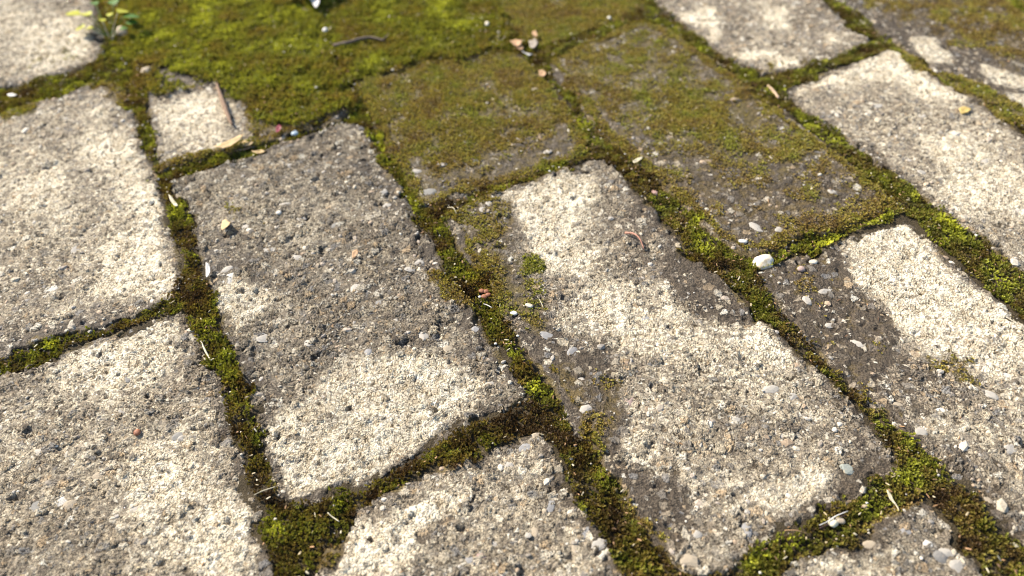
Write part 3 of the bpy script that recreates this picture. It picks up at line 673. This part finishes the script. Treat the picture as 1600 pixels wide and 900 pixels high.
def shoots(name, P, z, rad, hgt, nleaf, tint, lean=.35, width=.42, splay=1.0):
    n = len(P); a0 = rng.random(n) * 6.283
    la = rng.normal(0, lean, (n, 2))
    V = np.zeros((n, nleaf, 4, 3), np.float32); Cc = np.zeros((n, nleaf, 4, 3), np.float32)
    for j in range(nleaf):
        a = a0 + 6.283 * j / nleaf + rng.normal(0, .3, n)
        el = rng.uniform(.25, 1.0, n); r = rad * rng.uniform(.7, 1.2, n) * splay * (1 - .5 * el); h = hgt * (.25 + .75 * el) * rng.uniform(.8, 1.2, n)
        dx, dy = np.cos(a), np.sin(a); w_ = rad * width * rng.uniform(.8, 1.2, n)
        bx = P[:, 0] + dx * rad * .05; by = P[:, 1] + dy * rad * .05; bz = z + hgt * el * .2
        mx = P[:, 0] + dx * r * .6 + la[:, 0] * h * .6; my = P[:, 1] + dy * r * .6 + la[:, 1] * h * .6; mz = z + h * .75
        tx = P[:, 0] + dx * r + la[:, 0] * h; ty = P[:, 1] + dy * r + la[:, 1] * h; tz = z + h * rng.uniform(.75, 1.1, n)
        V[:, j, 0] = np.column_stack([bx, by, bz]); V[:, j, 2] = np.column_stack([tx, ty, tz])
        V[:, j, 1] = np.column_stack([mx - dy * w_, my + dx * w_, mz]); V[:, j, 3] = np.column_stack([mx + dy * w_, my - dx * w_, mz + w_ * .3])
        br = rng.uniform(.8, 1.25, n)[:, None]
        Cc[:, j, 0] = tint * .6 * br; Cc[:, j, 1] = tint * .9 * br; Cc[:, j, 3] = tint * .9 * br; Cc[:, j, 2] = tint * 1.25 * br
    Fq = np.arange(n * nleaf * 4).reshape(-1, 4)
    Fq = np.concatenate([Fq[:, [0, 1, 2]], Fq[:, [0, 2, 3]]])
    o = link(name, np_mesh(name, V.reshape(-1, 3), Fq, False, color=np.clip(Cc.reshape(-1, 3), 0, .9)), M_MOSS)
    o['kind'] = 'stuff'
    return o
HUES = np.array([(.115, .066, .026), (.215, .145, .038), (.28, .225, .042), (.20, .20, .030), (.31, .31, .038), (.50, .50, .06)])
def hue(t):
    t = np.clip(t, 0, 1) * (len(HUES) - 1); i = np.minimum(t.astype(int), len(HUES) - 2); f = (t - i)[:, None]
    return HUES[i] * (1 - f) + HUES[i + 1] * f
def jitter(step, mask_fn, outside=False):
    ax = np.arange(X0 + .01, X1 - .01, step); ay = np.arange(.085, .665, step)
    x, y = np.meshgrid(ax, ay); x = x.ravel() + rng.uniform(-.5, .5, x.size) * step; y = y.ravel() + rng.uniform(-.5, .5, y.size) * step
    q = pix(np.column_stack([x, y])); v = (q[:, 0] > -150) & (q[:, 0] < 1750) & (q[:, 1] > -90) & (q[:, 1] < 990)
    if outside: v = ~v
    P = np.column_stack([x, y])[v]
    return P[rng.random(len(P)) < mask_fn(P[:, 0], P[:, 1])]
def spots(q, L):
    A = np.zeros(len(q))
    for u, v, r in L: A = np.maximum(A, np.exp(-((q[:, 0] - u) ** 2 + (q[:, 1] - v) ** 2 * 1.6) / (r * r)))
    return A
# in the joints
def m_joint(x, y):
    d = sample(SDR, x, y) + (fbm(x, y, .011, 4, 61) - .5) * .0085
    dirt = sstep(.56, .70, fbm(x, y, .012, 3, 62))
    f1, _ = worley(x, y, .0052, 401)
    return sstep(.0010, -.0010, d) * (1 - .5 * dirt) * (1 - .55 * sstep(.50, .75, f1)) * (sample(MTT, x, y) < .5)
P = jitter(.80e-3, m_joint)
q = pix(P)
br, dr = spots(q, BRIGHT), spots(q, DRY)
yellow = sstep(1100, 1500, q[:, 0]) * .10 + sstep(420, 150, q[:, 1]) * .06
t = .50 + (fbm(P[:, 0], P[:, 1], .011, 3, 63) - .5) * 1.25 - .05 + (fbm(P[:, 0], P[:, 1], .004, 2, 65) - .5) * .4 + rng.normal(0, .10, len(P)) + br * .30 - dr * .36 + yellow - .03
f1, rid = worley(P[:, 0], P[:, 1], .0052, 401)
t = t + (rid - .5) * .34
dome = np.clip(1 - (f1 / .7) ** 2, -.3, 1)
tint = hue(t) * rng.uniform(.72, 1.2, (len(P), 1)) * (.55 + .40 * rid + .35 * br)[:, None]
hg = (.0009 + .0016 * fbm(P[:, 0], P[:, 1], .010, 2, 64)) * (1 + .35 * br)
shoots('joint_moss', P, sample(SURF, P[:, 0], P[:, 1]) - .0003 + .0007 * dome, rng.uniform(.0006, .0010, len(P)), hg, 6, tint)
P = jitter(1.5e-3, m_joint, True)
t = .46 + (fbm(P[:, 0], P[:, 1], .011, 3, 63) - .5) * 1.1 + rng.normal(0, .10, len(P))
shoots('joint_moss', P, sample(SURF, P[:, 0], P[:, 1]) - .0003, rng.uniform(.0010, .0016, len(P)), rng.uniform(.0014, .0026, len(P)), 5, hue(t) * rng.uniform(.55, 1.0, (len(P), 1)))
# thin growth on the faces of the mossy stones
def m_film(x, y):
    f = sample(FLM, x, y); n = fbm(x, y, .010, 4, 71)
    return sstep(-.02, .40, f - n * 1.15 + .17) * .9 * (sample(SDR, x, y) > -.001) * (sample(MTT, x, y) < .6)
P = jitter(.85e-3, m_film)
t = .08 + sample(FLC, P[:, 0], P[:, 1]) * .62 + (fbm(P[:, 0], P[:, 1], .010, 4, 73) - .5) * .75 + rng.normal(0, .07, len(P))
tint = hue(t) * rng.uniform(.85, 1.5, (len(P), 1))
shoots('stone_moss', P, sample(SURF, P[:, 0], P[:, 1]) - .0001, rng.uniform(.0006, .0010, len(P)), rng.uniform(.0007, .0015, len(P)) * np.clip(.35 + .9 * sample(FLM, P[:, 0], P[:, 1]), .4, 1.1), 5, tint)
# the thick shaggy mat at the top
def m_mat(x, y):
    f = sample(MTT, x, y); n = fbm(x, y, .012, 3, 81)
    return sstep(.10, .45, f - n * .55) * .95
P = jitter(.95e-3, m_mat)
q = pix(P)
f1, rid = worley(P[:, 0], P[:, 1], .0085, 411)
t = .46 + (fbm(P[:, 0], P[:, 1], .020, 3, 83) - .44) * .95 + (rid - .5) * .14 + rng.normal(0, .10, len(P)) + .16 * sstep(230, 330, q[:, 0]) * sstep(150, 30, q[:, 1]) * sstep(900, 600, q[:, 0])
tint = hue(t) * rng.uniform(.72, 1.25, (len(P), 1))
hg = .0016 + .0026 * fbm(P[:, 0], P[:, 1], .014, 3, 84)
shoots('shaggy_moss', P, np.maximum(sample(SURF, P[:, 0], P[:, 1]), -.003) - .0004 + .0014 * np.clip(1 - (f1 / .7) ** 2, 0, 1), rng.uniform(.0009, .0018, len(P)), hg, 5, tint, .45, .26)

# ------------------------------------------------------------------ grit: pale grains lying on moss and damp stone
def m_grit(x, y):
    return np.clip((sample(SDR, x, y) < .002) * .010 + sample(DMP_SHADE, x, y) * .006 + sample(FLM, x, y) * .002, 0, 1) * .9
P = jitter(1.0e-3, m_grit)
n = len(P); R = np.stack(CHIP_ROCKS)[rng.integers(0, 10, n)]
r = np.clip(rng.lognormal(np.log(.00032), .40, n), .00018, .0010)
z = sample(SURF, P[:, 0], P[:, 1]) + np.where(sample(SDR, P[:, 0], P[:, 1]) < .001, .0012, .0003) + sample(MTT, P[:, 0], P[:, 1]) * .002
V = (R * r[:, None, None] * np.array([1.2, 1, .7]) + np.column_stack([P, z])[:, None, :]).reshape(-1, 3)
Fc = (ICO0[1][None] + (np.arange(n) * 12)[:, None, None]).reshape(-1, 3)
cc = np.array([(.58, .51, .40), (.50, .39, .25), (.40, .36, .31), (.72, .67, .58)])[rng.integers(0, 4, n)]
o = link('grit', np_mesh('grit', V, Fc, False, color=np.repeat(cc, 12, 0)), M_CHIP); o['kind'] = 'stuff'

P = jitter(2.2e-3, lambda x, y: np.clip((sample(SDR, x, y) < .001) * .10 + sample(MTT, x, y) * .03 + sample(FLM, x, y) * .02 + .004, 0, 1))
n = len(P); R = np.stack(CHIP_ROCKS)[rng.integers(0, 10, n)] * np.column_stack([rng.uniform(.5, 1.6, n), rng.uniform(.2, .5, n), rng.uniform(.12, .3, n)])[:, None, :] * .0008
a = rng.random(n) * 6.283; ca, sa = np.cos(a)[:, None], np.sin(a)[:, None]; tl_ = rng.normal(0, .35, n)[:, None]
z = sample(SURF, P[:, 0], P[:, 1]) + np.where(sample(SDR, P[:, 0], P[:, 1]) < .001, .0016, .0003) + sample(MTT, P[:, 0], P[:, 1]) * .0028 + sample(FLM, P[:, 0], P[:, 1]) * .0006
V = np.stack([R[:, :, 0] * ca - R[:, :, 1] * sa + P[:, :1], R[:, :, 0] * sa + R[:, :, 1] * ca + P[:, 1:], R[:, :, 2] + R[:, :, 0] * tl_ + z[:, None]], -1).reshape(-1, 3)
Fc = (ICO0[1][None] + (np.arange(n) * 12)[:, None, None]).reshape(-1, 3)
cc = np.array([(.50, .40, .24), (.30, .17, .08), (.16, .09, .05), (.60, .52, .36), (.42, .24, .12)])[rng.integers(0, 5, n)]
o = link('litter', np_mesh('litter', V, Fc, False, color=np.repeat(cc, 12, 0)), M_CHIP); o['kind'] = 'stuff'

# ------------------------------------------------------------------ single things lying about
def surf(u, v):
    g = ground([(u, v)])[0]
    for _ in range(3):
        z = sample(SURF, g[:1], g[1:])[0]; g = ground([(u, v)], z)[0]
    return np.array([g[0], g[1], z])
def mpp(u, v):
    return np.linalg.norm(ground([(u + 1, v)])[0] - ground([(u, v)])[0])
def pebble(u, v, L, W, ang, mat, label, seed, base=ICO2, cuts=9, sink=.36, flat=.6, cat='pebble', name='pebble', lift=0., group=None):
    p = surf(u, v); k = mpp(u, v)
    vv = rock(seed, base, cuts, .7, .97) * np.array([L * k / 2, W * k * .62, min(L, W) * k / 2 * flat * 1.2])
    o = link(name, np_mesh(name, vv, base[1], base is not ICO0), mat, None, (p[0], p[1], p[2] + vv[:, 2].max() * (1 - 2 * sink) + lift))
    o.rotation_euler = (rng.uniform(-.1, .1), rng.uniform(-.1, .1), ang)
    return tag(o, label, cat, group)
def tube(pts, rad, sides=7, rough=.12, seed=0):
    r_ = np.random.default_rng(seed); pts = np.array(pts, float); n = len(pts)
    V = []; F = []
    for i in range(n):
        d = pts[min(i + 1, n - 1)] - pts[max(i - 1, 0)]; d /= np.linalg.norm(d) + 1e-12
        u = np.cross(d, (0, 0, 1)); u /= np.linalg.norm(u) + 1e-9; w_ = np.cross(u, d)
        R = rad[i] if hasattr(rad, '__len__') else rad
        for j in range(sides):
            a = 6.283 * j / sides; rr = R * (1 + r_.normal(0, rough)); V.append(pts[i] + (u * math.cos(a) + w_ * math.sin(a)) * rr)
    for i in range(n - 1):
        for j in range(sides):
            a, b_ = i * sides + j, i * sides + (j + 1) % sides; F.append((a, b_, b_ + sides, a + sides))
    c0, c1 = len(V), len(V) + 1; V += [pts[0], pts[-1]]
    for j in range(sides):
        F.append((c0, (j + 1) % sides, j)); F.append((c1, (n - 1) * sides + j, (n - 1) * sides + (j + 1) % sides))
    return V, F
def py_mesh(name, V, F, smooth=True):
    me = bpy.data.meshes.new(name); me.from_pydata([tuple(map(float, v)) for v in V], [], F); me.update()
    me.polygons.foreach_set('use_smooth', [smooth] * len(me.polygons)); return me
def smooth_line(pts, n=5):
    pts = np.array(pts, float); out = []
    P_ = np.vstack([2 * pts[0] - pts[1], pts, 2 * pts[-1] - pts[-2]])
    for i in range(1, len(P_) - 2):
        for t in np.arange(n) / n:
            a, b_, c, d = P_[i - 1], P_[i], P_[i + 1], P_[i + 2]
            out.append(.5 * (2 * b_ + (c - a) * t + (2 * a - 5 * b_ + 4 * c - d) * t * t + (3 * b_ - a - 3 * c + d) * t ** 3))
    out.append(pts[-1]); return np.array(out)
def rod(name, line, rpx, mat, label, cat, lift=.0006, taper=(1, 1), flat=1., parent=None, seed=1, group=None, arch=0.):
    P_ = []
    for k_, (u, v) in enumerate(line):
        p = surf(u, v); p[2] += lift + arch * math.sin(math.pi * k_ / max(1, len(line) - 1)); P_.append(p)
    base = np.array(P_[len(P_) // 2]); L_ = smooth_line(np.array(P_) - base)
    k = mpp(*line[len(line) // 2]); n = len(L_)
    rr = rpx * k * np.interp(np.linspace(0, 1, n), [0, .5, 1], [taper[0], 1, taper[1]])
    V, F = tube(L_, rr, 7, .10, seed)
    o = link(name, py_mesh(name, V, F), mat, parent, base if parent is None else base)
    if parent is None: tag(o, label, cat, group)
    return o
def flake(name, outline, mat, label, cat, curl=.3, thick=.00012, lift=.0008, tilt=(0, 0), parent=None, seed=3, group=None, rings=3, fold=0.):
    # a thin dry leaf piece: outline in the photograph, cupped, with thickness
    r_ = np.random.default_rng(seed)
    out = np.array(outline, float); q = []
    for i in range(len(out)):
        a, b_ = out[i], out[(i + 1) % len(out)]
        for t in (0, .5): q.append(a + (b_ - a) * t + (r_.normal(0, .05, 2) * np.linalg.norm(b_ - a) if t else 0))
    out = np.array(q); c = out.mean(0); base = surf(*c)
    G_ = ground(out) - ground([c]); R = np.linalg.norm(G_, axis=1).mean()
    _, _, vt = np.linalg.svd(G_); ax = vt[0]; cr_ = vt[1]
    n = len(G_); V = [np.array([0, 0, 0.])]
    for k in range(1, rings + 1):
        for g in G_: V.append(np.array([g[0] * k / rings, g[1] * k / rings, 0]))
    V = np.array(V)
    a_ = V[:, :2] @ ax; b__ = V[:, :2] @ cr_
    V[:, 2] = curl * (b__ ** 2) / R + .3 * curl * np.abs(a_) ** 2 / R + r_.normal(0, .03 * R, len(V)) + fold * np.abs(b__) + V[:, 0] * tilt[0] + V[:, 1] * tilt[1]
    V[:, 2] -= V[:, 2].min()
    F = [(0, 1 + j, 1 + (j + 1) % n) for j in range(n)]
    for k in range(rings - 1):
        for j in range(n):
            a, b_ = 1 + k * n + j, 1 + k * n + (j + 1) % n; F.append((a, a + n, b_ + n, b_))
    m = len(V); V2 = np.vstack([V + [0, 0, thick], V]); F2 = F + [tuple(x + m for x in reversed(f)) for f in F]
    rim = 1 + (rings - 1) * n
    for j in range(n): F2.append((rim + j, rim + j + m, rim + (j + 1) % n + m, rim + (j + 1) % n))
    o = link(name, py_mesh(name, V2, F2), mat, parent, (base[0], base[1], base[2] + lift))
    if parent is None: tag(o, label, cat, group)
    return o
def empty(name, p, label, cat, group=None):
    o = bpy.data.objects.new(name, None); COL.objects.link(o); o.location = p; o.empty_display_size = .005
    return tag(o, label, cat, group)
def adopt(o, root):
    o.parent = root; o.location = Vector(o.location) - root.location; return o

MW = plain('quartz', (.74, .67, .55), .6, .3, 330., (.50, .40, .26)); MTAN = plain('dry_leaf_tan', (.62, .44, .22), .7, .2, 700., None, .2); MORG = plain('dry_leaf_pink_tan', (.58, .36, .20), .7, .3, 700., None, .2)
MBARK = plain('bark', (.30, .19, .12), .85, .55, 900.); MTWIG = plain('twig_grey', (.20, .145, .11), .85, .5, 900.); MSTRAW = plain('straw', (.66, .58, .40), .6, .2, 900., None, .15)
MRED = plain('red_scale', (.22, .035, .045), .5, .3, 700.); MRUST = plain('rust_bud', (.36, .14, .07), .6, .5, 900.); MPALE = plain('bleached_shred', (.74, .70, .64), .6, .15, 500., None, .2)
MGLASS = plain('pale_blue_stone', (.52, .60, .66), .25, .2, 500.); MPINK = plain('pink_stone', (.42, .26, .22), .6, .3, 600.); MSTEM = plain('pink_stem', (.46, .22, .15), .6, .3, 900.); MDARK = plain('dark_bud', (.045, .025, .02), .6, .4, 900.)
MLEAF = plain('seedling_leaf', (.58, .56, .05), .5, .25, 500., None, .4); MLEAFG = plain('seedling_leaf_green', (.12, .24, .03), .5, .3, 500., None, .35); MGREY = plain('grey_shred', (.36, .30, .24), .8, .3, 700.); MYEL = plain('yellow_leaf', (.62, .45, .15), .7, .2, 700., None, .2)  # grey_shred is a plain darker grey for some leaf and shred pieces

pebble(1192, 412, 37, 24, .55, MW, 'large white quartz pebble at the corner of the dark damp stone', 11, sink=.30)
pebble(1300, 821, 17, 13, .4, plain('cream_chip', (.74, .66, .46), .7, .1, 500.), 'cream angular stone chip under the dark dry stalk at the lower right', 23, ICO1, 10, sink=.05, lift=.0010)
pebble(1311, 817, 11, 13, 1.2, CHIPM[1], 'small tan stone chip wedged against the cream one under the dry stalk', 24, ICO1, 8, sink=.05, lift=.0010)
pebble(1271, 410, 15, 8, 0, MW, 'small white stone chip on the damp stone, right of the large white pebble', 25, ICO1, 8, sink=.3)
pebble(1252, 421, 14, 10, .4, CHIPM[5], 'small pinkish grey stone chip between two white ones beside the large pebble', 26, ICO1, 7, sink=.35)
pebble(1161, 378, 17, 8, -.2, MPALE, 'flat cream chip on the olive stone above the large white pebble', 27, ICO1, 8, sink=.3)
pebble(1023, 303, 11, 12, .2, MPINK, 'small pinkish pebble in the dark joint beside the olive stone', 28, ICO1, 6, sink=.3)
pebble(827, 478, 15, 7, -.25, MW, 'bright white splinter of stone on the damp left edge of the cream band stone', 29, ICO1, 8, sink=.3)
pebble(803, 490, 13, 7, -.3, CHIPM[3], 'small cream pebble at the moss edge beside the white splinter', 30, ICO1, 6, sink=.3)
pebble(461, 211, 13, 11, .3, MGLASS, 'glassy pale blue pebble in the joint beside the dry leaf shreds', 31, ICO1, 6, sink=.1)
pebble(436, 333, 10, 7, 0, CHIPM[3], 'tiny pale pebble on the rough grey stone near its upper left', 32, ICO1, 6, sink=.3)
pebble(1585, 853, 15, 7, -.7, MSTRAW, 'pale oval seed lying in moss at the right edge', 33, ICO1, 3, sink=.1, cat='seed', name='seed')
pebble(215, 677, 11, 10, .3, MRUST, 'small reddish brown bead on the cream stone at the lower left', 34, ICO1, 4, sink=.15, cat='seed', name='seed')
pebble(510, 56, 9, 9, 0, MPALE, 'small cream grain on the thick moss above the twig', 35, ICO1, 5, sink=0, lift=.003)
pebble(761, 44, 8, 10, 0, MW, 'tiny white pebble in the mossy joint at the top centre', 36, ICO1, 5, sink=0, lift=.002)
pebble(754, 59, 14, 8, 0, CHIPM[3], 'pale grey pebble just below the tiny white one at the top centre', 37, ICO1, 6, sink=.2)
pebble(952, 30, 7, 7, 0, CHIPM[3], 'tiny pale grain on the moss at the top, left of the white-spotted stone', 38, ICO1, 5, sink=.1)
pebble(230, 114, 22, 16, .3, CHIPM[1], 'tan pebble half sunk in moss between the two top left stones', 39, ICO1, 7, sink=.25)
pebble(192, 55, 20, 24, .4, CHIPM[1], 'buff pebble beside the foot of the yellow green seedling', 40, ICO1, 7, sink=.2)
flake('leaf_fragment', [(349,349),(356,347),(359,353),(364,355),(362,359),(355,363),(350,368),(347,360)], MTAN, 'yellow tan scrap of dry leaf standing up on the rough grey stone', 'dry leaf', .25, lift=.0014, tilt=(.35, -.1))
flake('leaf_fragment', [(1497,172),(1508,169),(1517,172),(1512,178),(1502,180)], MYEL, 'yellow scrap of dry leaf on the light grey stone at the right', 'dry leaf', .2, lift=.0005)
flake('leaf_fragment', [(551,396),(558,392),(561,396),(556,404),(551,407)], MORG, 'tiny orange leaf scrap in the middle of the rough grey stone', 'dry leaf', .3, lift=.0006)
flake('leaf_fragment', [(842,116),(849,114),(854,119),(850,125),(843,122)], MORG, 'small pink tan leaf scrap in the joint between the two olive stones', 'dry leaf', .3, lift=.0016)
# bark strip, twigs and stems
rod('bark_strip', [(338,128),(346,152),(353,172),(359,188),(364,199)], 4.2, MBARK, 'curved brown strip of bark lying beside the pale bare spot at the upper left', 'bark strip', .0016, (.45, .4))
tw = empty('twig', surf(560, 72), 'thin grey brown twig on thick moss at the top', 'twig')
adopt(rod('stem', [(523,79),(545,74),(565,68),(582,66),(602,71)], 2.6, MTWIG, None, None, .0034, (1.1, .6), parent=tw), tw)
adopt(rod('side_twig', [(598,70),(604,66),(609,60)], 1.0, MTWIG, None, None, .0036, (1, .5), parent=tw), tw)
rod('twig', [(1199,137),(1207,146),(1216,157)], 2.8, plain('peeled_twig', (.56, .38, .24), .7, .3, 900.), 'short peeled pinkish twig in the joint left of the light grey stones', 'twig', .0016, (.6, .7))
rod('curled_fibre', [(977,366),(990,372),(999,380),(1006,392)], 1.3, MSTEM, 'curved pink brown fibre on the cream band stone', 'fibre', .0010, (1.5, .6), arch=.002)
st = empty('stalk', surf(1298, 815), 'split dark dry stalk with a pale edge, above the cream chips at the lower right', 'stalk')
adopt(rod('pale_edge', [(1277,827),(1290,821),(1302,813),(1321,805)], 1.1, MPALE, None, None, .0030, (.6, .5), parent=st), st)
adopt(rod('husk', [(1279,829),(1292,823),(1304,815),(1320,808)], 2.2, MDARK, None, None, .0016, (.7, .4), parent=st, seed=4), st)
hk = empty('husk', surf(1390, 786), 'pale pointed grass husk on moss at the lower right', 'husk')
adopt(flake('glume', [(1381,772),(1386,775),(1391,783),(1397,794),(1400,800),(1394,793),(1386,784)], MSTRAW, None, None, .5, lift=.0022, parent=hk), hk)
adopt(rod('awn', [(1396,792),(1400,799),(1401,803)], .8, MSTRAW, None, None, .0022, (1, .4), parent=hk), hk)
flake('husk', [(988,258),(994,253),(1003,251),(1004,253),(996,257),(989,262)], MSTRAW, 'small curved straw husk in the dark joint above the cream band stone', 'husk', .6, lift=.0018)
rod('grass_stem', [(316,536),(320,546),(326,558),(332,567)], 1.7, MSTRAW, 'thick straw stem along the moss at the right edge of the bottom left stone', 'grass stem', .0014, (.7, .6))
rod('grass_stem', [(514,806),(522,813),(532,820)], 1.0, MSTRAW, 'short pale straw needle on the moss under the cream patch', 'grass stem', .0024, (1, .7))
rod('grass_stem', [(400,779),(412,773),(433,766)], .8, MSTRAW, 'long thin straw fibre bridging the joint at the lower left', 'grass stem', .0026, (.7, .7))
rod('grass_stem', [(1224,832),(1240,834),(1262,838)], .9, plain('brown_stem', (.42, .25, .12), .7, .3, 900.), 'thin orange brown stem at the edge of the moss patch below the dry stalk', 'grass stem', .0016, (.6, .5), arch=.001)
rod('grass_stem', [(700,328),(709,331),(714,338)], .6, MSTRAW, 'fine curved straw hair on moss at the top left corner of the cream band stone', 'grass stem', .0016, (1, .6), arch=.001)
rod('grass_stem', [(756,480),(762,482),(769,486)], .8, MPALE, 'tiny curled white fibre in the joint under the rust bud', 'grass stem', .0022, (.7, .7))
rod('grass_stem', [(839,464),(845,473),(849,482)], .7, MSTRAW, 'faint straw hair on the damp stone right of the rust bud', 'grass stem', .0006, (.6, .6))
flake('husk', [(267,312),(274,318),(281,327),(279,330),(271,322)], MSTRAW, 'pale dry husk in the joint at the left end of the rough grey stone', 'husk', .4, lift=.002)
flake('husk', [(325,418),(330,420),(331,430),(327,443),(324,432)], MPALE, 'whitish shred standing in the joint left of the small cream patch', 'husk', .5, lift=.002)
flake('husk', [(14,153),(26,152),(30,154),(18,156)], MPALE, 'white flat shred in the joint at the far left', 'husk', .2, lift=.002)
bud = empty('flower_bud', surf(757, 463), 'rust brown dry flower bud in the dark middle joint', 'flower bud')
for k_, (u, v, a_) in enumerate([(760, 460, .3), (753, 459, -.4), (757, 468, .1), (763, 465, .8)]):
    o = pebble(u, v, 10, 7, a_, MRUST, None, 60 + k_, ICO1, 2, sink=0, lift=.0012, name='bud_scale', cat=None); adopt(o, bud)
o = pebble(750, 467, 5, 4, 0, MPALE, None, 66, ICO1, 2, sink=0, lift=.001, name='seed_hair', cat=None); adopt(o, bud)
# torn leaf below the bark strip
lf = empty('torn_leaf', surf(375, 231), 'torn pale orange dry leaf in the joint below the bark strip', 'dry leaf')
for ol, m_, c_, l_ in [([(337,238),(356,228),(376,219),(384,217),(380,224),(366,233),(352,240)], MTAN, .3, .0024), ([(358,236),(376,230),(392,229),(397,235),(384,239),(366,243)], MORG, .25, .0016), ([(366,230),(386,227),(400,231),(392,236),(376,235)], MTAN, .35, .0028), ([(394,240),(408,237),(420,239),(404,244)], MTAN, .2, .0012), ([(341,229),(346,231),(352,238),(348,239)], MSTRAW, .2, .0016)]:
    adopt(flake('leaf_shred', ol, m_, None, None, c_, lift=l_, parent=lf, seed=int(ol[0][0])), lf)
flake('leaf_scale', [(433,205),(438,201),(442,203),(438,212),(433,214)], MRED, 'dark red scale in the joint beside the pale blue pebble', 'leaf scale', .5, lift=.002)
tl = empty('torn_leaf', surf(824, 77), 'crumpled dry leaf bits at the upper end of the joint between the two olive stones', 'dry leaf')
for ol, m_, c_, l_ in [([(797,73),(806,70),(816,73),(812,81),(803,80)], MORG, .4, .003), ([(808,78),(815,76),(818,83),(812,85)], MORG, .4, .0026), ([(826,72),(836,68),(841,74),(834,84),(828,81)], MGREY, .4, .0024), ([(831,58),(837,56),(841,64),(834,65)], MORG, .4, .003), ([(812,84),(824,88),(833,90),(826,93)], MPALE, .3, .002)]:
    adopt(flake('leaf_shred', ol, m_, None, None, c_, lift=l_, parent=tl, seed=int(ol[0][0])), tl)
sh_ = empty('torn_shred', surf(490, 8), 'bleached white torn shred lying on thick moss at the top edge', 'shred')
for ol, m_, c_, l_ in [([(456,-8),(500,-10),(498,8),(480,16),(466,6)], MPALE, .25, .0075), ([(484,12),(500,8),(503,18),(499,31),(495,26),(490,17)], MPALE, .35, .0065), ([(496,-4),(534,-10),(530,1),(505,11),(498,8)], MGREY, .2, .0068), ([(448,-2),(462,0),(464,12),(456,14)], MORG, .3, .006)]:
    adopt(flake('shred_piece', ol, m_, None, None, c_, lift=l_, parent=sh_, seed=int(ol[0][0]) + 5), sh_)
# the seedling at the top left
sb = surf(174, 66)
sd_ = empty('seedling', sb, 'yellow green seedling growing from the joint in the top left', 'seedling')
def at_height(u, v, h): g = ground([(u, v)], h)[0]; return np.array([g[0], g[1], h])
SEED = [(124,24,.010,15,MLEAF),(137,26,.011,13,MLEAF),(143,23,.012,10,MLEAF),(133,42,.006,12,MLEAF),(145,44,.006,10,MLEAF),(170,26,.013,8,MLEAF),(184,20,.014,13,MLEAF),(192,27,.012,14,MLEAFG),(196,36,.009,11,MLEAFG),(160,34,.010,8,MLEAF),(150,8,.013,9,MLEAFG),(178,8,.014,12,MLEAFG),(186,46,.007,8,MLEAFG)]
for k_, (u, v, h, Lpx, m_) in enumerate(SEED):
    tip = at_height(u, v, h); kk = mpp(u, v)
    L_ = smooth_line([np.zeros(3), (tip - sb) * .5 + [0, 0, .0012], tip - sb], 4)
    V, F = tube(L_, np.linspace(.00035, .0002, len(L_)), 5, .05, k_)
    link('stem', py_mesh('stem', V, F), MSTRAW if k_ % 3 == 0 else MLEAFG, sd_)
    a = math.atan2((tip - sb)[1], (tip - sb)[0]) + rng.uniform(-.5, .5); l_ = Lpx * kk * 1.6; w_ = l_ * .42
    prof = [(0, 0), (.15, .55), (.4, 1), (.7, .8), (.9, .35), (1, 0)]
    Vl = []
    for t_, wf in prof:
        for sd__ in (-1, 0, 1): Vl.append((t_ * l_, sd__ * wf * w_, -.25 * l_ * t_ * t_ + .12 * w_ * abs(sd__) * wf))
    Vl = np.array(Vl); Fl = []
    for i in range(5):
        for j in range(2): Fl.append((i * 3 + j, i * 3 + j + 1, i * 3 + j + 4, i * 3 + j + 3))
    nV = len(Vl); Vl = np.vstack([Vl + [0, 0, .00015], Vl]); Fl = Fl + [tuple(x + nV for x in reversed(f)) for f in Fl]
    ob = link('leaf', py_mesh('leaf', Vl, Fl), m_, sd_, tip - sb); ob.rotation_euler = (rng.uniform(-.3, .3), rng.uniform(-.3, .2), a)

# descriptions of the masses and the setting
for n_, l_, c_ in [('joint_moss', 'dark olive and green moss filling the joints between the stones', 'moss'), ('joint_moss.001', 'moss in the joints beyond the edges of the view', 'moss'),
                   ('stone_moss', 'thin golden olive moss creeping over the faces of the dark stones', 'moss'), ('shaggy_moss', 'thick bright yellow green moss mat at the top', 'moss'),
                   ('grit', 'fine pale grit scattered on moss and damp stone', 'grit'), ('litter', 'fine brown and straw litter caught in the joints', 'litter'),
                   ('pavement', 'old paving of rough rectangular stones with mossy joints', 'pavement')]:
    tag(bpy.data.objects[n_], l_, c_)
